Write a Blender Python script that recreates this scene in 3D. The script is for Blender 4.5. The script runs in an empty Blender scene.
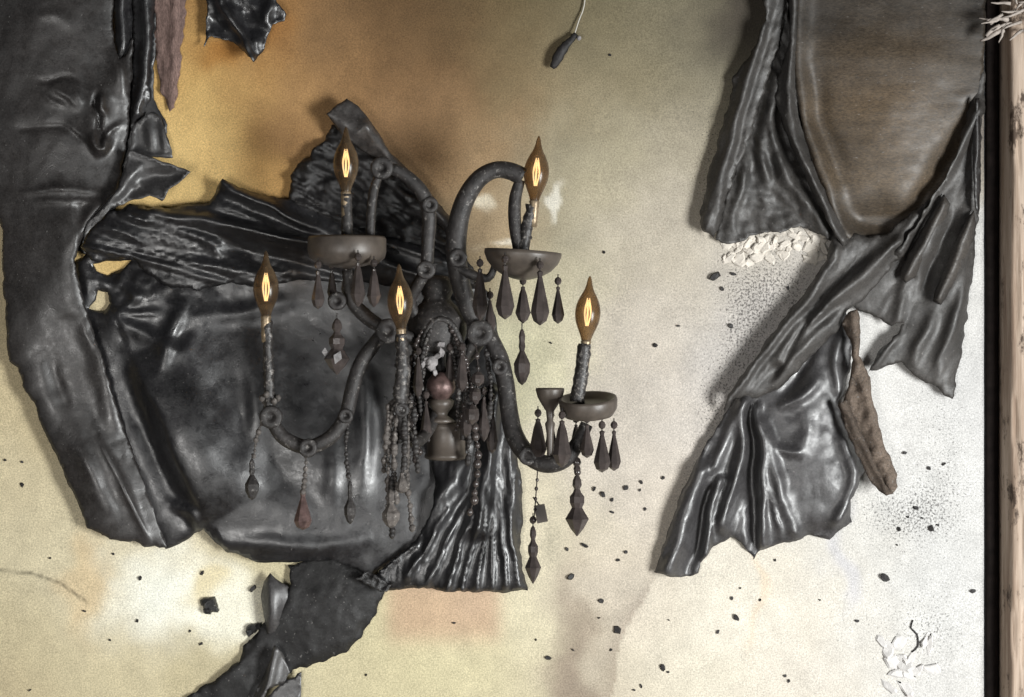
import bpy, math, random
import numpy as np
from mathutils import Vector, Matrix
from mathutils.geometry import delaunay_2d_cdt

# ------------------------------------------------------------------ camera, light, exposure
S = 0.0015            # metres per photograph pixel on the wall plane
D = 3.5               # camera distance from the wall
ZC = 1.5              # camera height
C = bpy.context.scene.collection
sc = bpy.context.scene
cam = bpy.data.cameras.new('camera')
cam.sensor_width = 36.0
cam.lens = 36.0 * (D / S) / 1024.0
cam.clip_end = 60
camo = bpy.data.objects.new('camera', cam)
camo.location = (0, -D, ZC)
camo.rotation_euler = (math.radians(90), 0, 0)
C.objects.link(camo)
sc.camera = camo

world = bpy.data.worlds.new('world')
sc.world = world
world.use_nodes = True
world.node_tree.nodes['Background'].inputs[0].default_value = (0.80, 0.88, 1.0, 1)
world.node_tree.nodes['Background'].inputs[1].default_value = 0.055


def aim(o, target):
    o.rotation_euler = (Vector(target) - o.location).to_track_quat('-Z', 'Y').to_euler()


def area(name, loc, target, sx, sy, energy, col, spread=180):
    l = bpy.data.lights.new(name, 'AREA')
    l.shape = 'RECTANGLE'
    l.size = sx
    l.size_y = sy
    l.energy = energy
    l.color = col
    l.spread = math.radians(spread)
    o = bpy.data.objects.new(name, l)
    C.objects.link(o)
    o.location = loc
    aim(o, target)
    return o


area('window_daylight', (2.45, -2.7, 0.85), (0.18, 0.0, 1.18), 0.9, 1.3, 92, (0.985, 1.0, 0.99), 85)
area('added_left_fill', (-1.0, -3.4, 0.8), (-0.5, 0, 1.05), 0.8, 1.0, 17, (1.0, 0.98, 0.95), 75)  # added low fill from the left, no visible source

vs = sc.view_settings
vs.view_transform = 'Standard'
vs.look = 'None'
vs.exposure = -1.1
vs.gamma = 1.0
vs.use_curve_mapping = False

rnd = random.Random(7)
rng = np.random.default_rng(11)


# ------------------------------------------------------------------ helpers
def W(px, py, d=0.0):
    """photograph pixel + distance in front of the wall (in pixel units) -> point in the room"""
    k = (D - d * S) / D
    return Vector(((px - 512.0) * S * k, -d * S, ZC - (py - 348.5) * S * k))


def rootloc(p):
    v = Vector((0, 0, 0))
    while p is not None:
        v += p.location
        p = p.parent
    return v


def obj(name, verts, faces, mat, parent=None, smooth=True, label=None, origin=None):
    """link world-space verts as ONE mesh object, its origin in its own middle"""
    vv = np.array([tuple(v) for v in verts], dtype=float)
    o0 = np.array(origin if origin is not None else (vv.min(0) + vv.max(0)) / 2)
    me = bpy.data.meshes.new(name)
    me.from_pydata((vv - o0).tolist(), [], [tuple(int(i) for i in f) for f in faces])
    me.materials.append(mat)
    if smooth:
        me.polygons.foreach_set('use_smooth', [True] * len(me.polygons))
    o = bpy.data.objects.new(name, me)
    C.objects.link(o)
    o.location = Vector(o0)
    if parent is not None:
        o.parent = parent
        o.location = Vector(o0) - rootloc(parent)
    if label:
        o['label'] = label
    return o


def tag(o, label, cat, group=None):
    o['label'] = label
    o['category'] = cat
    if group:
        o['group'] = group
    return o


def thing(name, label, cat, loc, group=None):
    o = bpy.data.objects.new(name, None)
    o.empty_display_size = 0.05
    C.objects.link(o)
    o.location = loc
    return tag(o, label, cat, group)


def struct(o):
    o['kind'] = 'structure'
    return o


def hash2(ix, iy, seed):
    h = (ix.astype(np.int64) * 374761393 + iy.astype(np.int64) * 668265263 + seed * 982451653) & 0x7fffffff
    h = ((h ^ (h >> 13)) * 1274126177) & 0x7fffffff
    return ((h ^ (h >> 16)) & 0xffff) / 65535.0 * 2 - 1


def vnoise(x, y, seed=0):
    ix, iy = np.floor(x), np.floor(y)
    fx, fy = x - ix, y - iy
    ux, uy = fx * fx * fx * (fx * (fx * 6 - 15) + 10), fy * fy * fy * (fy * (fy * 6 - 15) + 10)
    a = hash2(ix, iy, seed); b = hash2(ix + 1, iy, seed)
    c = hash2(ix, iy + 1, seed); d = hash2(ix + 1, iy + 1, seed)
    return (a * (1 - ux) + b * ux) * (1 - uy) + (c * (1 - ux) + d * ux) * uy


def fbm(x, y, seed=0, oct=3):
    r = 0
    for k in range(oct):
        r = r + vnoise(x * 2 ** k, y * 2 ** k, seed + 17 * k) / 2 ** k
    return r


def in_poly(x, y, poly):
    p = np.asarray(poly)
    x1, y1 = p[:, 0], p[:, 1]
    x2, y2 = np.roll(x1, -1), np.roll(y1, -1)
    inside = np.zeros(x.shape, bool)
    for a, b, c, d in zip(x1, y1, x2, y2):
        if b == d:
            continue
        t = ((b > y) != (d > y)) & (x < (c - a) * (y - b) / (d - b) + a)
        inside ^= t
    return inside


def seg_dist(x, y, pts):
    """signed distance to a polyline and the fraction along it"""
    best = np.full(x.shape, 1e9); sg = np.zeros(x.shape); tt = np.zeros(x.shape)
    L = [math.dist(pts[i], pts[i + 1]) for i in range(len(pts) - 1)]
    tot = sum(L) or 1
    acc = 0
    for i, l in enumerate(L):
        (ax, ay), (bx, by) = pts[i][:2], pts[i + 1][:2]
        dx, dy = (bx - ax) / l, (by - ay) / l
        t = np.clip((x - ax) * dx + (y - ay) * dy, 0, l)
        ex, ey = x - ax - t * dx, y - ay - t * dy
        dd = np.hypot(ex, ey)
        m = dd < best
        best = np.where(m, dd, best)
        sg = np.where(m, np.sign(dx * ey - dy * ex), sg)
        tt = np.where(m, (acc + t) / tot, tt)
        acc += l
    return best * np.where(sg == 0, 1, sg), tt


def smooth_poly(pts, closed=False, step=4.0):
    """Catmull-Rom through the points, resampled"""
    P = [np.array(p, float) for p in pts]
    n = len(P)
    out = []
    rngi = range(n) if closed else range(n - 1)
    for i in rngi:
        p1, p2 = P[i], P[(i + 1) % n]
        p0 = P[i - 1] if (closed or i > 0) else 2 * p1 - p2
        p3 = P[(i + 2) % n] if (closed or i + 2 < n) else 2 * p2 - p1
        k = max(1, int(np.linalg.norm(p2[:2] - p1[:2]) / step))
        for j in range(k):
            t = j / k
            out.append(0.5 * (2 * p1 + (p2 - p0) * t + (2 * p0 - 5 * p1 + 4 * p2 - p3) * t * t + (3 * p1 - p0 - 3 * p2 + p3) * t ** 3))
    if not closed:
        out.append(P[-1])
    return out


def ragged(poly, step=3.0, amp=1.3, seed=0, keep=None):
    """resample a closed outline in straight pieces and fray it"""
    out = []
    n = len(poly)
    s = 0
    for i in range(n):
        a, b = np.array(poly[i], float), np.array(poly[(i + 1) % n], float)
        L = np.linalg.norm(b - a)
        k = max(1, int(L / step))
        nrm = np.array([-(b - a)[1], (b - a)[0]]) / max(L, 1e-6)
        for j in range(k):
            p = a + (b - a) * j / k
            s += L / k
            off = amp * (fbm(np.array([s / 9.0]), np.array([seed * 3.7]), seed, 3)[0])
            out.append(tuple(p + nrm * off))
    return out


def sheet(name, outline, mat, parent=None, base=6, folds=(), bumps=(), noise=(), holes=(), spacing=3.2,
          edge=(0, 10), thick=0.9, amp=1.3, seed=0, tint=None, label=None, mind=1.5):
    """a crumpled skin: outline and holes traced on the wall, its own depth from folds, bumps and wrinkles"""
    bd = ragged(outline, spacing, amp, seed)
    hb = [ragged(h, spacing, amp * 0.7, seed + 5 + i) for i, h in enumerate(holes)]
    loops = [bd] + hb
    pts, edges = [], []
    for lp in loops:
        o = len(pts)
        pts += lp
        edges += [(o + i, o + (i + 1) % len(lp)) for i in range(len(lp))]
    b = np.array(bd)
    xs = np.arange(b[:, 0].min(), b[:, 0].max(), spacing)
    ys = np.arange(b[:, 1].min(), b[:, 1].max(), spacing)
    gx, gy = np.meshgrid(xs, ys)
    gx = gx + (np.arange(gx.shape[0])[:, None] % 2) * spacing * 0.5
    gx, gy = gx.ravel(), gy.ravel()
    m = in_poly(gx, gy, bd)
    for h in hb:
        m &= ~in_poly(gx, gy, h)
    gx, gy = gx[m], gy[m]
    allb = np.array(pts)
    keepm = np.ones(gx.shape, bool)
    dist_all = []
    for s0 in range(0, len(gx), 4000):
        dd = np.hypot(gx[s0:s0 + 4000, None] - allb[None, :, 0], gy[s0:s0 + 4000, None] - allb[None, :, 1]).min(1)
        dist_all.append(dd)
    if dist_all:
        dist = np.concatenate(dist_all)
        keepm = dist > spacing * 0.6
        gx, gy = gx[keepm], gy[keepm]
    vin = [Vector(p) for p in pts] + [Vector((x, y)) for x, y in zip(gx, gy)]
    vo, eo, fo, _, _, _ = delaunay_2d_cdt(vin, edges, [], 0, 1e-4)
    v = np.array([(p[0], p[1]) for p in vo])
    f = np.array([t for t in fo if len(t) == 3])
    cen = v[f].mean(1)
    ok = in_poly(cen[:, 0], cen[:, 1], bd)
    for h in hb:
        ok &= ~in_poly(cen[:, 0], cen[:, 1], h)
    f = f[ok]
    x, y = v[:, 0], v[:, 1]
    h = np.zeros(len(v)) + base
    for bp in bumps:
        cx, cy, rx, ry, ang, hh = bp
        ca, sa = math.cos(math.radians(ang)), math.sin(math.radians(ang))
        u = ((x - cx) * ca + (y - cy) * sa) / rx
        w = (-(x - cx) * sa + (y - cy) * ca) / ry
        h = h + hh * np.exp(-(u * u + w * w))
    wob = fbm(x / 30, y / 30, seed + 3, 2) * 2.0
    wob2 = fbm(y / 30, x / 30, seed + 4, 2) * 2.0
    for fd in folds:
        p, hh, wa, wb = fd[:4]
        kind = fd[4] if len(fd) > 4 else 'g'
        p = [q[:2] for q in smooth_poly(p, False, 6)] if len(p) > 2 else p
        s, t = seg_dist(x + wob, y + wob2, p)
        w = np.where(s < 0, wa, wb)
        a = np.abs(s) / w
        prof = np.exp(-a * a) if kind[0] == 'g' else np.exp(-a * 1.3)
        if 's' in kind:      # stays strong at its start, fades at its end
            tp = np.clip((1 - t) * 2.2, 0, 1)
        elif 'f' in kind:    # full along its length
            tp = 1.0
        elif 'e' in kind:    # strong at its end
            tp = np.clip(t * 2.0 + .1, 0, 1)
        else:
            tp = np.sin(np.pi * np.clip(t, 0.02, 0.98)) ** 0.6
        h = h + hh * prof * tp
    for nz in noise:
        amp_n, lx, ly, ang, kind = nz[:5]
        ca, sa = math.cos(math.radians(ang)), math.sin(math.radians(ang))
        u, w = ((x * ca + y * sa) / lx), ((-x * sa + y * ca) / ly)
        mn = min(lx, ly)
        nn = fbm(u, w, seed + 9 + int(amp_n * 10), 1 if mn < 6 else 2 if mn < 12 else 3)
        if kind == 'ridge':
            nn = 1 - 2 * np.abs(nn)
        if len(nz) > 5:
            cx, cy, rr, r2 = nz[5]
            nn = nn * np.exp(-(((x - cx) / rr) ** 2 + ((y - cy) / r2) ** 2))
        h = h + amp_n * nn
    if edge[0]:
        de = np.full(len(v), 1e9)
        for s0 in range(0, len(v), 4000):
            de[s0:s0 + 4000] = np.hypot(x[s0:s0 + 4000, None] - allb[None, :, 0], y[s0:s0 + 4000, None] - allb[None, :, 1]).min(1)
        h = h + edge[0] * np.exp(-de / edge[1])
    h = np.where(h < mind, mind + 0.6 * (np.exp(np.clip(h - mind, -8, 0)) - 1) * 0.5, h)
    k = (D - h * S) / D
    V = np.stack([(x - 512) * S * k, -h * S, ZC - (y - 348.5) * S * k], 1)
    # wind towards the room
    p0, p1, p2 = V[f[:, 0]], V[f[:, 1]], V[f[:, 2]]
    ny = np.cross(p1 - p0, p2 - p0)[:, 1]
    f = np.where((ny > 0)[:, None], f[:, ::-1], f)
    used = np.unique(f)
    remap = -np.ones(len(V), int); remap[used] = np.arange(len(used))
    V, f, x, y = V[used], remap[f], x[used], y[used]
    o = obj(name, V, f, mat, parent, True, label)
    me = o.data
    at = me.color_attributes.new('tint', 'FLOAT_COLOR', 'POINT')
    col = np.ones((len(V), 4))
    col[:, :3] = tint(x, y) if tint else (1, 1, 1)
    at.data.foreach_set('color', col.ravel())
    md = o.modifiers.new('thickness', 'SOLIDIFY')
    md.thickness = thick * S
    md.offset = -1
    return o


def lathe(profile, at, d, n=20, tilt=(0, 0), axis='z', sx=1.0, jitter=0.0, seed=0):
    """profile [(radius, drop)] in pixel units below the pixel point 'at'; returns verts, faces"""
    o = W(at[0], at[1], d)
    rot = Matrix.Rotation(tilt[0], 3, 'X') @ Matrix.Rotation(tilt[1], 3, 'Y')
    r_ = random.Random(seed)
    V, F = [], []
    for i, (r, z) in enumerate(profile):
        for j in range(n):
            a = 2 * math.pi * (j + 0.5) / n
            rr = max(r, 0.02) * (1 + jitter * (r_.random() - 0.5) * 2)
            if axis == 'z':
                p = Vector((rr * math.cos(a) * sx, rr * math.sin(a), -z))
            else:
                p = Vector((rr * math.cos(a) * sx, z, rr * math.sin(a)))
            V.append(o + (rot @ p) * S)
    m = len(profile)
    for i in range(m - 1):
        for j in range(n):
            a, b = i * n + j, i * n + (j + 1) % n
            F.append((a, a + n, b + n, b) if axis == 'z' else (a, b, b + n, a + n))
    F.append(tuple(range(n)) if axis == 'z' else tuple(reversed(range(n))))
    F.append(tuple(reversed(range((m - 1) * n, m * n))) if axis == 'z' else tuple(range((m - 1) * n, m * n)))
    return V, F


def tube(path, radii, n=10, step=4.0, flat=1.0, jitter=0.0, seed=0):
    """path [(px, py, d)], radius (px) per point or one number"""
    if not isinstance(radii, (list, tuple)):
        radii = [radii] * len(path)
    P4 = [tuple(p) + (r,) for p, r in zip(path, radii)]
    sm = smooth_poly(P4, False, step)
    pts = [W(q[0], q[1], q[2]) for q in sm]
    rad = [q[3] for q in sm]
    r_ = random.Random(seed)
    V, F = [], []
    up = Vector((0, -1, 0))
    for i, p in enumerate(pts):
        t = (pts[min(i + 1, len(pts) - 1)] - pts[max(i - 1, 0)])
        t = t.normalized() if t.length > 0 else Vector((0, 0, 1))
        side = t.cross(up)
        if side.length < 1e-3:
            side = t.cross(Vector((1, 0, 0)))
        side.normalize()
        nn = side.cross(t).normalized()
        for j in range(n):
            a = 2 * math.pi * j / n
            rr = rad[i] * S * (1 + jitter * (r_.random() * 2 - 1))
            V.append(p + side * math.cos(a) * rr + nn * math.sin(a) * rr * flat)
    m = len(pts)
    for i in range(m - 1):
        for j in range(n):
            a, b = i * n + j, i * n + (j + 1) % n
            F.append((a, b, b + n, a + n))
    F.append(tuple(reversed(range(n))))
    F.append(tuple(range((m - 1) * n, m * n)))
    return V, F


def merge(*vf):
    V, F = [], []
    for v, f in vf:
        o = len(V)
        V += list(v)
        F += [tuple(i + o for i in q) for q in f]
    return V, F


def bead(px, py, d, r, rz=None, n=7):
    rz = rz or r
    return lathe([(0.1 * r, -rz), (0.75 * r, -0.6 * rz), (r, 0), (0.75 * r, 0.6 * rz), (0.1 * r, rz)], (px, py), d, n)


def flake_mesh(px, py, size, d, seed, aspect=1.0, ang=0.0, thick=.28):
    r_ = random.Random(seed)
    n = 7
    ca, sa = math.cos(ang), math.sin(ang)
    ring = []
    for j in range(n):
        a = 2 * math.pi * j / n + r_.uniform(-.25, .25)
        rr = size * .5 * r_.uniform(.65, 1.15)
        u, v = rr * math.cos(a), rr * math.sin(a) / aspect
        ring.append((u * ca - v * sa, u * sa + v * ca))
    tx, ty = r_.uniform(-.5, .5), r_.uniform(-.5, .5)
    V = []
    for lay in (0, 1):
        k = 1 if lay == 0 else .72
        for u, v in ring:
            dd = d + (u * tx + v * ty) * .5 + (0 if lay == 0 else max(.8, size * thick)) + r_.uniform(0, .5)
            V.append(W(px + u * k, py + v * k, max(.25, dd)))
    F = [tuple(range(n)), tuple(reversed(range(n, 2 * n)))]
    for j in range(n):
        F.append((j, n + j, n + (j + 1) % n, (j + 1) % n))
    # turn the faces outwards (y points into the wall)
    return V, [tuple(reversed(f)) for f in F]


def box(x0, x1, y0, y1, z0, z1):
    V = [(x, y, z) for x in (x0, x1) for y in (y0, y1) for z in (z0, z1)]
    F = [(0, 1, 3, 2), (4, 6, 7, 5), (0, 4, 5, 1), (2, 3, 7, 6), (0, 2, 6, 4), (1, 5, 7, 3)]
    return [Vector(v) for v in V], F


# ------------------------------------------------------------------ materials
def nt(name):
    m = bpy.data.materials.new(name)
    m.use_nodes = True
    t = m.node_tree
    return m, t, t.nodes['Principled BSDF']


def N(t, kind, **kw):
    n = t.nodes.new(kind)
    for k, v in kw.items():
        if k in n.inputs:
            n.inputs[k].default_value = v
        else:
            setattr(n, k, v)
    return n


def ramp(t, src, stops):
    r = t.nodes.new('ShaderNodeValToRGB')
    el = r.color_ramp.elements
    while len(el) < len(stops):
        el.new(0.5)
    for e, (p, c) in zip(el, stops):
        e.position = p
        e.color = (c, c, c, 1) if not isinstance(c, tuple) else c + (1,)
    t.links.new(src, r.inputs[0])
    return r.outputs[0]


def mixc(t, a, b, fac, mode='MIX'):
    m = t.nodes.new('ShaderNodeMix')
    m.data_type = 'RGBA'
    m.blend_type = mode
    for sock, v in ((m.inputs[6], a), (m.inputs[7], b)):
        if isinstance(v, tuple):
            sock.default_value = v + (1,)
        else:
            t.links.new(v, sock)
    if isinstance(fac, (int, float)):
        m.inputs[0].default_value = fac
    else:
        t.links.new(fac, m.inputs[0])
    return m.outputs[2]


def coords(t, scale=(1, 1, 1)):
    g = t.nodes.new('ShaderNodeNewGeometry')
    mp = t.nodes.new('ShaderNodeMapping')
    mp.inputs['Scale'].default_value = scale
    t.links.new(g.outputs['Position'], mp.inputs[0])
    return mp.outputs[0]


def noise(t, vec, scale, detail=4, rough=0.6, dist=0.0):
    n = N(t, 'ShaderNodeTexNoise', Scale=scale, Detail=detail, Roughness=rough, Distortion=dist)
    t.links.new(vec, n.inputs['Vector'])
    return n.outputs['Fac']


def bump(t, bsdf, h, strength=0.3, dist=0.002):
    b = N(t, 'ShaderNodeBump', Strength=strength, Distance=dist)
    t.links.new(h, b.inputs['Height'])
    t.links.new(b.outputs[0], bsdf.inputs['Normal'])


def mat_wall():
    m, t, b = nt('stained_plaster')
    v = coords(t)
    st = N(t, 'ShaderNodeAttribute', attribute_name='stain')
    sp = N(t, 'ShaderNodeAttribute', attribute_name='speck')
    fine = ramp(t, noise(t, v, 420, 3, .7), [(0.28, 0.60), (0.72, 1.25)])
    mid = ramp(t, noise(t, v, 24, 8, .75), [(0.3, 0.82), (0.7, 1.10)])
    c = mixc(t, st.outputs['Color'], fine, 1.0, 'MULTIPLY')
    c = mixc(t, c, mid, 1.0, 'MULTIPLY')
    # soot specks, thicker where 'speck' is high
    n1 = noise(t, v, 300, 4, .65)
    add = N(t, 'ShaderNodeMath', operation='ADD')
    t.links.new(n1, add.inputs[0]); t.links.new(sp.outputs['Fac'], add.inputs[1])
    k = ramp(t, add.outputs[0], [(0.80, 0.0), (0.90, 1.0)])
    k2 = N(t, 'ShaderNodeMath', operation='MULTIPLY'); k2.inputs[1].default_value = 0.75
    t.links.new(k, k2.inputs[0])
    c = mixc(t, c, (0.03, 0.027, 0.026), k2.outputs[0])
    t.links.new(c, b.inputs['Base Color'])
    b.inputs['Roughness'].default_value = 0.75
    b.inputs['Specular IOR Level'].default_value = 0.25
    bump(t, b, noise(t, v, 260, 4, .7), 0.25, 0.0015)
    return m


def mat_vinyl(name, base=(0.013, 0.0125, 0.0135), rough=(0.30, 0.52), bstr=0.14, bscale=90, spec=0.8, ash=0.0, stretch=(1, 1, 1), crease=0.07):
    m, t, b = nt(name)
    v = coords(t, stretch)
    tn = N(t, 'ShaderNodeAttribute', attribute_name='tint')
    n1 = noise(t, v, 14, 5, .6)
    f = ramp(t, n1, [(0.3, 0.65), (0.7, 1.45)])
    c = mixc(t, base, f, 1.0, 'MULTIPLY')
    c = mixc(t, c, tn.outputs['Color'], 1.0, 'MULTIPLY')
    # pale ash specks
    n2 = noise(t, v, 230, 2, .5)
    k = ramp(t, n2, [(0.70 - ash, 0.0), (0.78 - ash, 0.5)])
    c = mixc(t, c, (0.22, 0.21, 0.20), k)
    gr = ramp(t, noise(t, v, 330, 4, .75), [(0.30, 0.45), (0.72, 1.75)])
    c = mixc(t, c, gr, 1.0, 'MULTIPLY')
    dust = ramp(t, noise(t, v, 48, 8, .78, .4), [(0.55, 0.0), (0.75, 0.26)])
    c = mixc(t, c, (0.135, 0.13, 0.128), dust)
    r = ramp(t, noise(t, v, 60, 8, .75), [(0.32, rough[0] - .04), (0.7, rough[1] + .04)])
    t.links.new(r, b.inputs['Roughness'])
    t.links.new(c, b.inputs['Base Color'])
    b.inputs['Specular IOR Level'].default_value = spec
    n3 = noise(t, v, bscale, 8, .78)
    wv = noise(t, v, 34, 3, .55, 1.2)            # sharp little creases
    ab = N(t, 'ShaderNodeMath', operation='SUBTRACT'); ab.inputs[1].default_value = 0.5
    t.links.new(wv, ab.inputs[0])
    ab2 = N(t, 'ShaderNodeMath', operation='ABSOLUTE'); t.links.new(ab.outputs[0], ab2.inputs[0])
    cr = ramp(t, ab2.outputs[0], [(0.0, 0.0), (0.035, 1.0)])
    b1 = N(t, 'ShaderNodeBump', Strength=min(1, bstr * 0.9), Distance=0.0025)
    t.links.new(n3, b1.inputs['Height'])
    b2 = N(t, 'ShaderNodeBump', Strength=crease, Distance=0.0012)
    t.links.new(cr, b2.inputs['Height']); t.links.new(b1.outputs[0], b2.inputs['Normal'])
    t.links.new(b2.outputs[0], b.inputs['Normal'])
    return m


def mat_plain(name, base, rough=0.6, var=0.4, scale=60, spec=0.4, bstr=0.3, metallic=0.0, ash=None, bscale=140):
    m, t, b = nt(name)
    v = coords(t)
    f = ramp(t, noise(t, v, scale, 5, .65), [(0.3, 1 - var), (0.7, 1 + var)])
    c = mixc(t, base, f, 1.0, 'MULTIPLY')
    if ash:
        k = ramp(t, noise(t, v, ash[1], 4, .7), [(ash[2], 0.0), (ash[2] + 0.12, 0.9)])
        c = mixc(t, c, ash[0], k)
    t.links.new(c, b.inputs['Base Color'])
    b.inputs['Roughness'].default_value = rough
    b.inputs['Specular IOR Level'].default_value = spec
    b.inputs['Metallic'].default_value = metallic
    bump(t, b, noise(t, v, bscale, 4, .7), bstr, 0.002)
    return m


def mat_bulb():
    m, t, b = nt('amber_glass')
    v = coords(t)
    f = ramp(t, noise(t, v, 50, 3, .6), [(0.35, (0.07, 0.05, 0.032)), (0.7, (0.22, 0.16, 0.10))])
    t.links.new(f, b.inputs['Base Color'])
    b.inputs['Roughness'].default_value = 0.24
    b.inputs['Specular IOR Level'].default_value = 1.0
    tr = N(t, 'ShaderNodeBsdfTransparent')
    tr.inputs[0].default_value = (0.58, 0.44, 0.29, 1)
    mx = N(t, 'ShaderNodeMixShader')
    lw = N(t, 'ShaderNodeLayerWeight', Blend=0.35)
    t.links.new(ramp(t, lw.outputs['Facing'], [(0.0, 0.22), (0.75, 0.80)]), mx.inputs[0])
    t.links.new(tr.outputs[0], mx.inputs[1]); t.links.new(b.outputs[0], mx.inputs[2])
    t.links.new(mx.outputs[0], t.nodes['Material Output'].inputs[0])
    return m


def mat_emit(name, col, s):
    m, t, b = nt(name)
    b.inputs['Base Color'].default_value = col + (1,)
    b.inputs['Emission Color'].default_value = col + (1,)
    b.inputs['Emission Strength'].default_value = s
    return m


def mat_wood():
    m, t, b = nt('weathered_casing_wood')
    v = coords(t, (60, 60, 3.2))
    v2 = coords(t, (30, 30, 12))
    c = ramp(t, noise(t, v, 1.0, 6, .7), [(0.25, (0.16, 0.10, 0.07)), (0.42, (0.31, 0.225, 0.165)), (0.55, (0.46, 0.36, 0.28)), (0.75, (0.60, 0.49, 0.40))])
    k = ramp(t, noise(t, v2, 1.0, 6, .75), [(0.36, 1.0), (0.44, 0.0)])
    c = mixc(t, c, (0.07, 0.045, 0.03), k)
    t.links.new(c, b.inputs['Base Color'])
    b.inputs['Roughness'].default_value = 0.75
    bump(t, b, noise(t, v, 1.0, 6, .7), 0.5, 0.004)
    return m


M = {
    'wall': mat_wall(),
    'vinyl': mat_vinyl('charred_vinyl', spec=1.0),
    'vinyl_soft': mat_vinyl('sooty_vinyl', (0.021, 0.0185, 0.0175), (0.34, 0.55), 0.12, 60, 0.75),
    'vinyl_grey': mat_vinyl('ashy_vinyl', (0.028, 0.0265, 0.0265), (0.34, 0.54), 0.2, 110, 1.0),
    'dull': mat_vinyl('dull_scorched_vinyl', (0.036, 0.0325, 0.0295), (0.46, 0.66), 0.3, 120, 0.75, 0.01),
    'bib': mat_vinyl('scorched_brown_vinyl', (0.030, 0.0245, 0.019), (0.48, 0.60), 0.05, 60, 0.55, 0, (0.5, 1, 1.3), 0.05),
    'char': mat_vinyl('charcoal_crust', (0.014, 0.013, 0.013), (0.30, 0.62), 0.7, 120, 0.6, 0.03),
    'matte': mat_vinyl('matt_char', (0.012, 0.0115, 0.0115), (0.5, 0.7), 0.4, 150, 0.4, 0.03),
    'paper_mauve': mat_vinyl('scorched_mauve_paper', (0.17, 0.115, 0.10), (0.8, 0.9), 0.7, 160, 0.2, -0.1, (2, 1, 0.5)),
    'brown': mat_vinyl('scorched_brown_backing', (0.12, 0.092, 0.072), (0.7, 0.85), 0.8, 150, 0.3, 0.06),
    'iron': mat_plain('sooty_metal', (0.028, 0.025, 0.024), 0.55, 0.6, 90, 0.5, 0.7, 0.0, ((0.24, 0.225, 0.21), 150, 0.585)),
    'pan': mat_plain('sooted_glass_pan', (0.085, 0.070, 0.058), 0.42, 0.3, 40, 0.5, 0.12),
    'crystal': mat_plain('sooted_crystal', (0.055, 0.045, 0.042), 0.25, 0.4, 50, 0.7, 0.08),
    'crystal_clear': mat_plain('clearer_crystal', (0.30, 0.29, 0.29), 0.2, 0.5, 80, 0.8, 0.1),
    'crust': mat_plain('ash_crust', (0.10, 0.088, 0.08), 0.65, 0.6, 120, 0.5, 0.8, 0.0, ((0.5, 0.47, 0.43), 200, 0.60)),
    'crackle': mat_plain('crackled_candle_sleeve', (0.028, 0.025, 0.024), 0.45, 0.5, 90, 0.6, 0.7, 0.0, ((0.26, 0.24, 0.22), 190, 0.54)),
    'copper': mat_plain('copper_ball', (0.13, 0.085, 0.078), 0.42, 0.6, 90, 0.5, 0.3, 0.5),
    'brass': mat_plain('tarnished_brass', (0.30, 0.23, 0.15), 0.4, 0.5, 100, 0.5, 0.3, 0.5),
    'ashwhite': mat_plain('pale_ash', (0.27, 0.255, 0.255), 0.8, 0.5, 150, 0.3, 0.6),
    'bulb': mat_bulb(),
    'filament': mat_emit('glowing_filament', (1.0, 0.84, 0.58), 5.0),
    'soot': mat_plain('soot_flake', (0.022, 0.020, 0.020), 0.6, 0.5, 200, 0.4, 0.5),
    'plaster': mat_plain('broken_plaster', (0.66, 0.61, 0.54), 0.85, 0.25, 90, 0.2, 0.6, 0.0, ((0.25, 0.21, 0.16), 160, 0.60)),
    'white_plaster': mat_plain('white_plaster', (0.64, 0.62, 0.60), 0.85, 0.12, 90, 0.2, 0.6),
    'fibre': mat_plain('ashy_fibre', (0.42, 0.37, 0.33), 0.8, 0.3, 150, 0.2, 0.2),
    'wood': mat_wood(),
    'dark_trim': mat_plain('blackened_trim', (0.012, 0.0085, 0.0075), 0.8, 0.5, 60, 0.12, 0.3),
    'thread': mat_plain('pale_thread', (0.55, 0.52, 0.46), 0.8, 0.1),
    'floor': mat_plain('dusty_boards', (0.16, 0.12, 0.09), 0.7, 0.4, 12, 0.3, 0.3),
    'ceiling': mat_plain('smoked_ceiling', (0.25, 0.22, 0.19), 0.9, 0.2, 8, 0.2, 0.2),
}


# ------------------------------------------------------------------ the wall, its stains and its neighbours
def lin(c):
    c = np.asarray(c, float) / 255.0
    return np.where(c <= 0.04045, c / 12.92, ((c + 0.055) / 1.055) ** 2.4)


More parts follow.
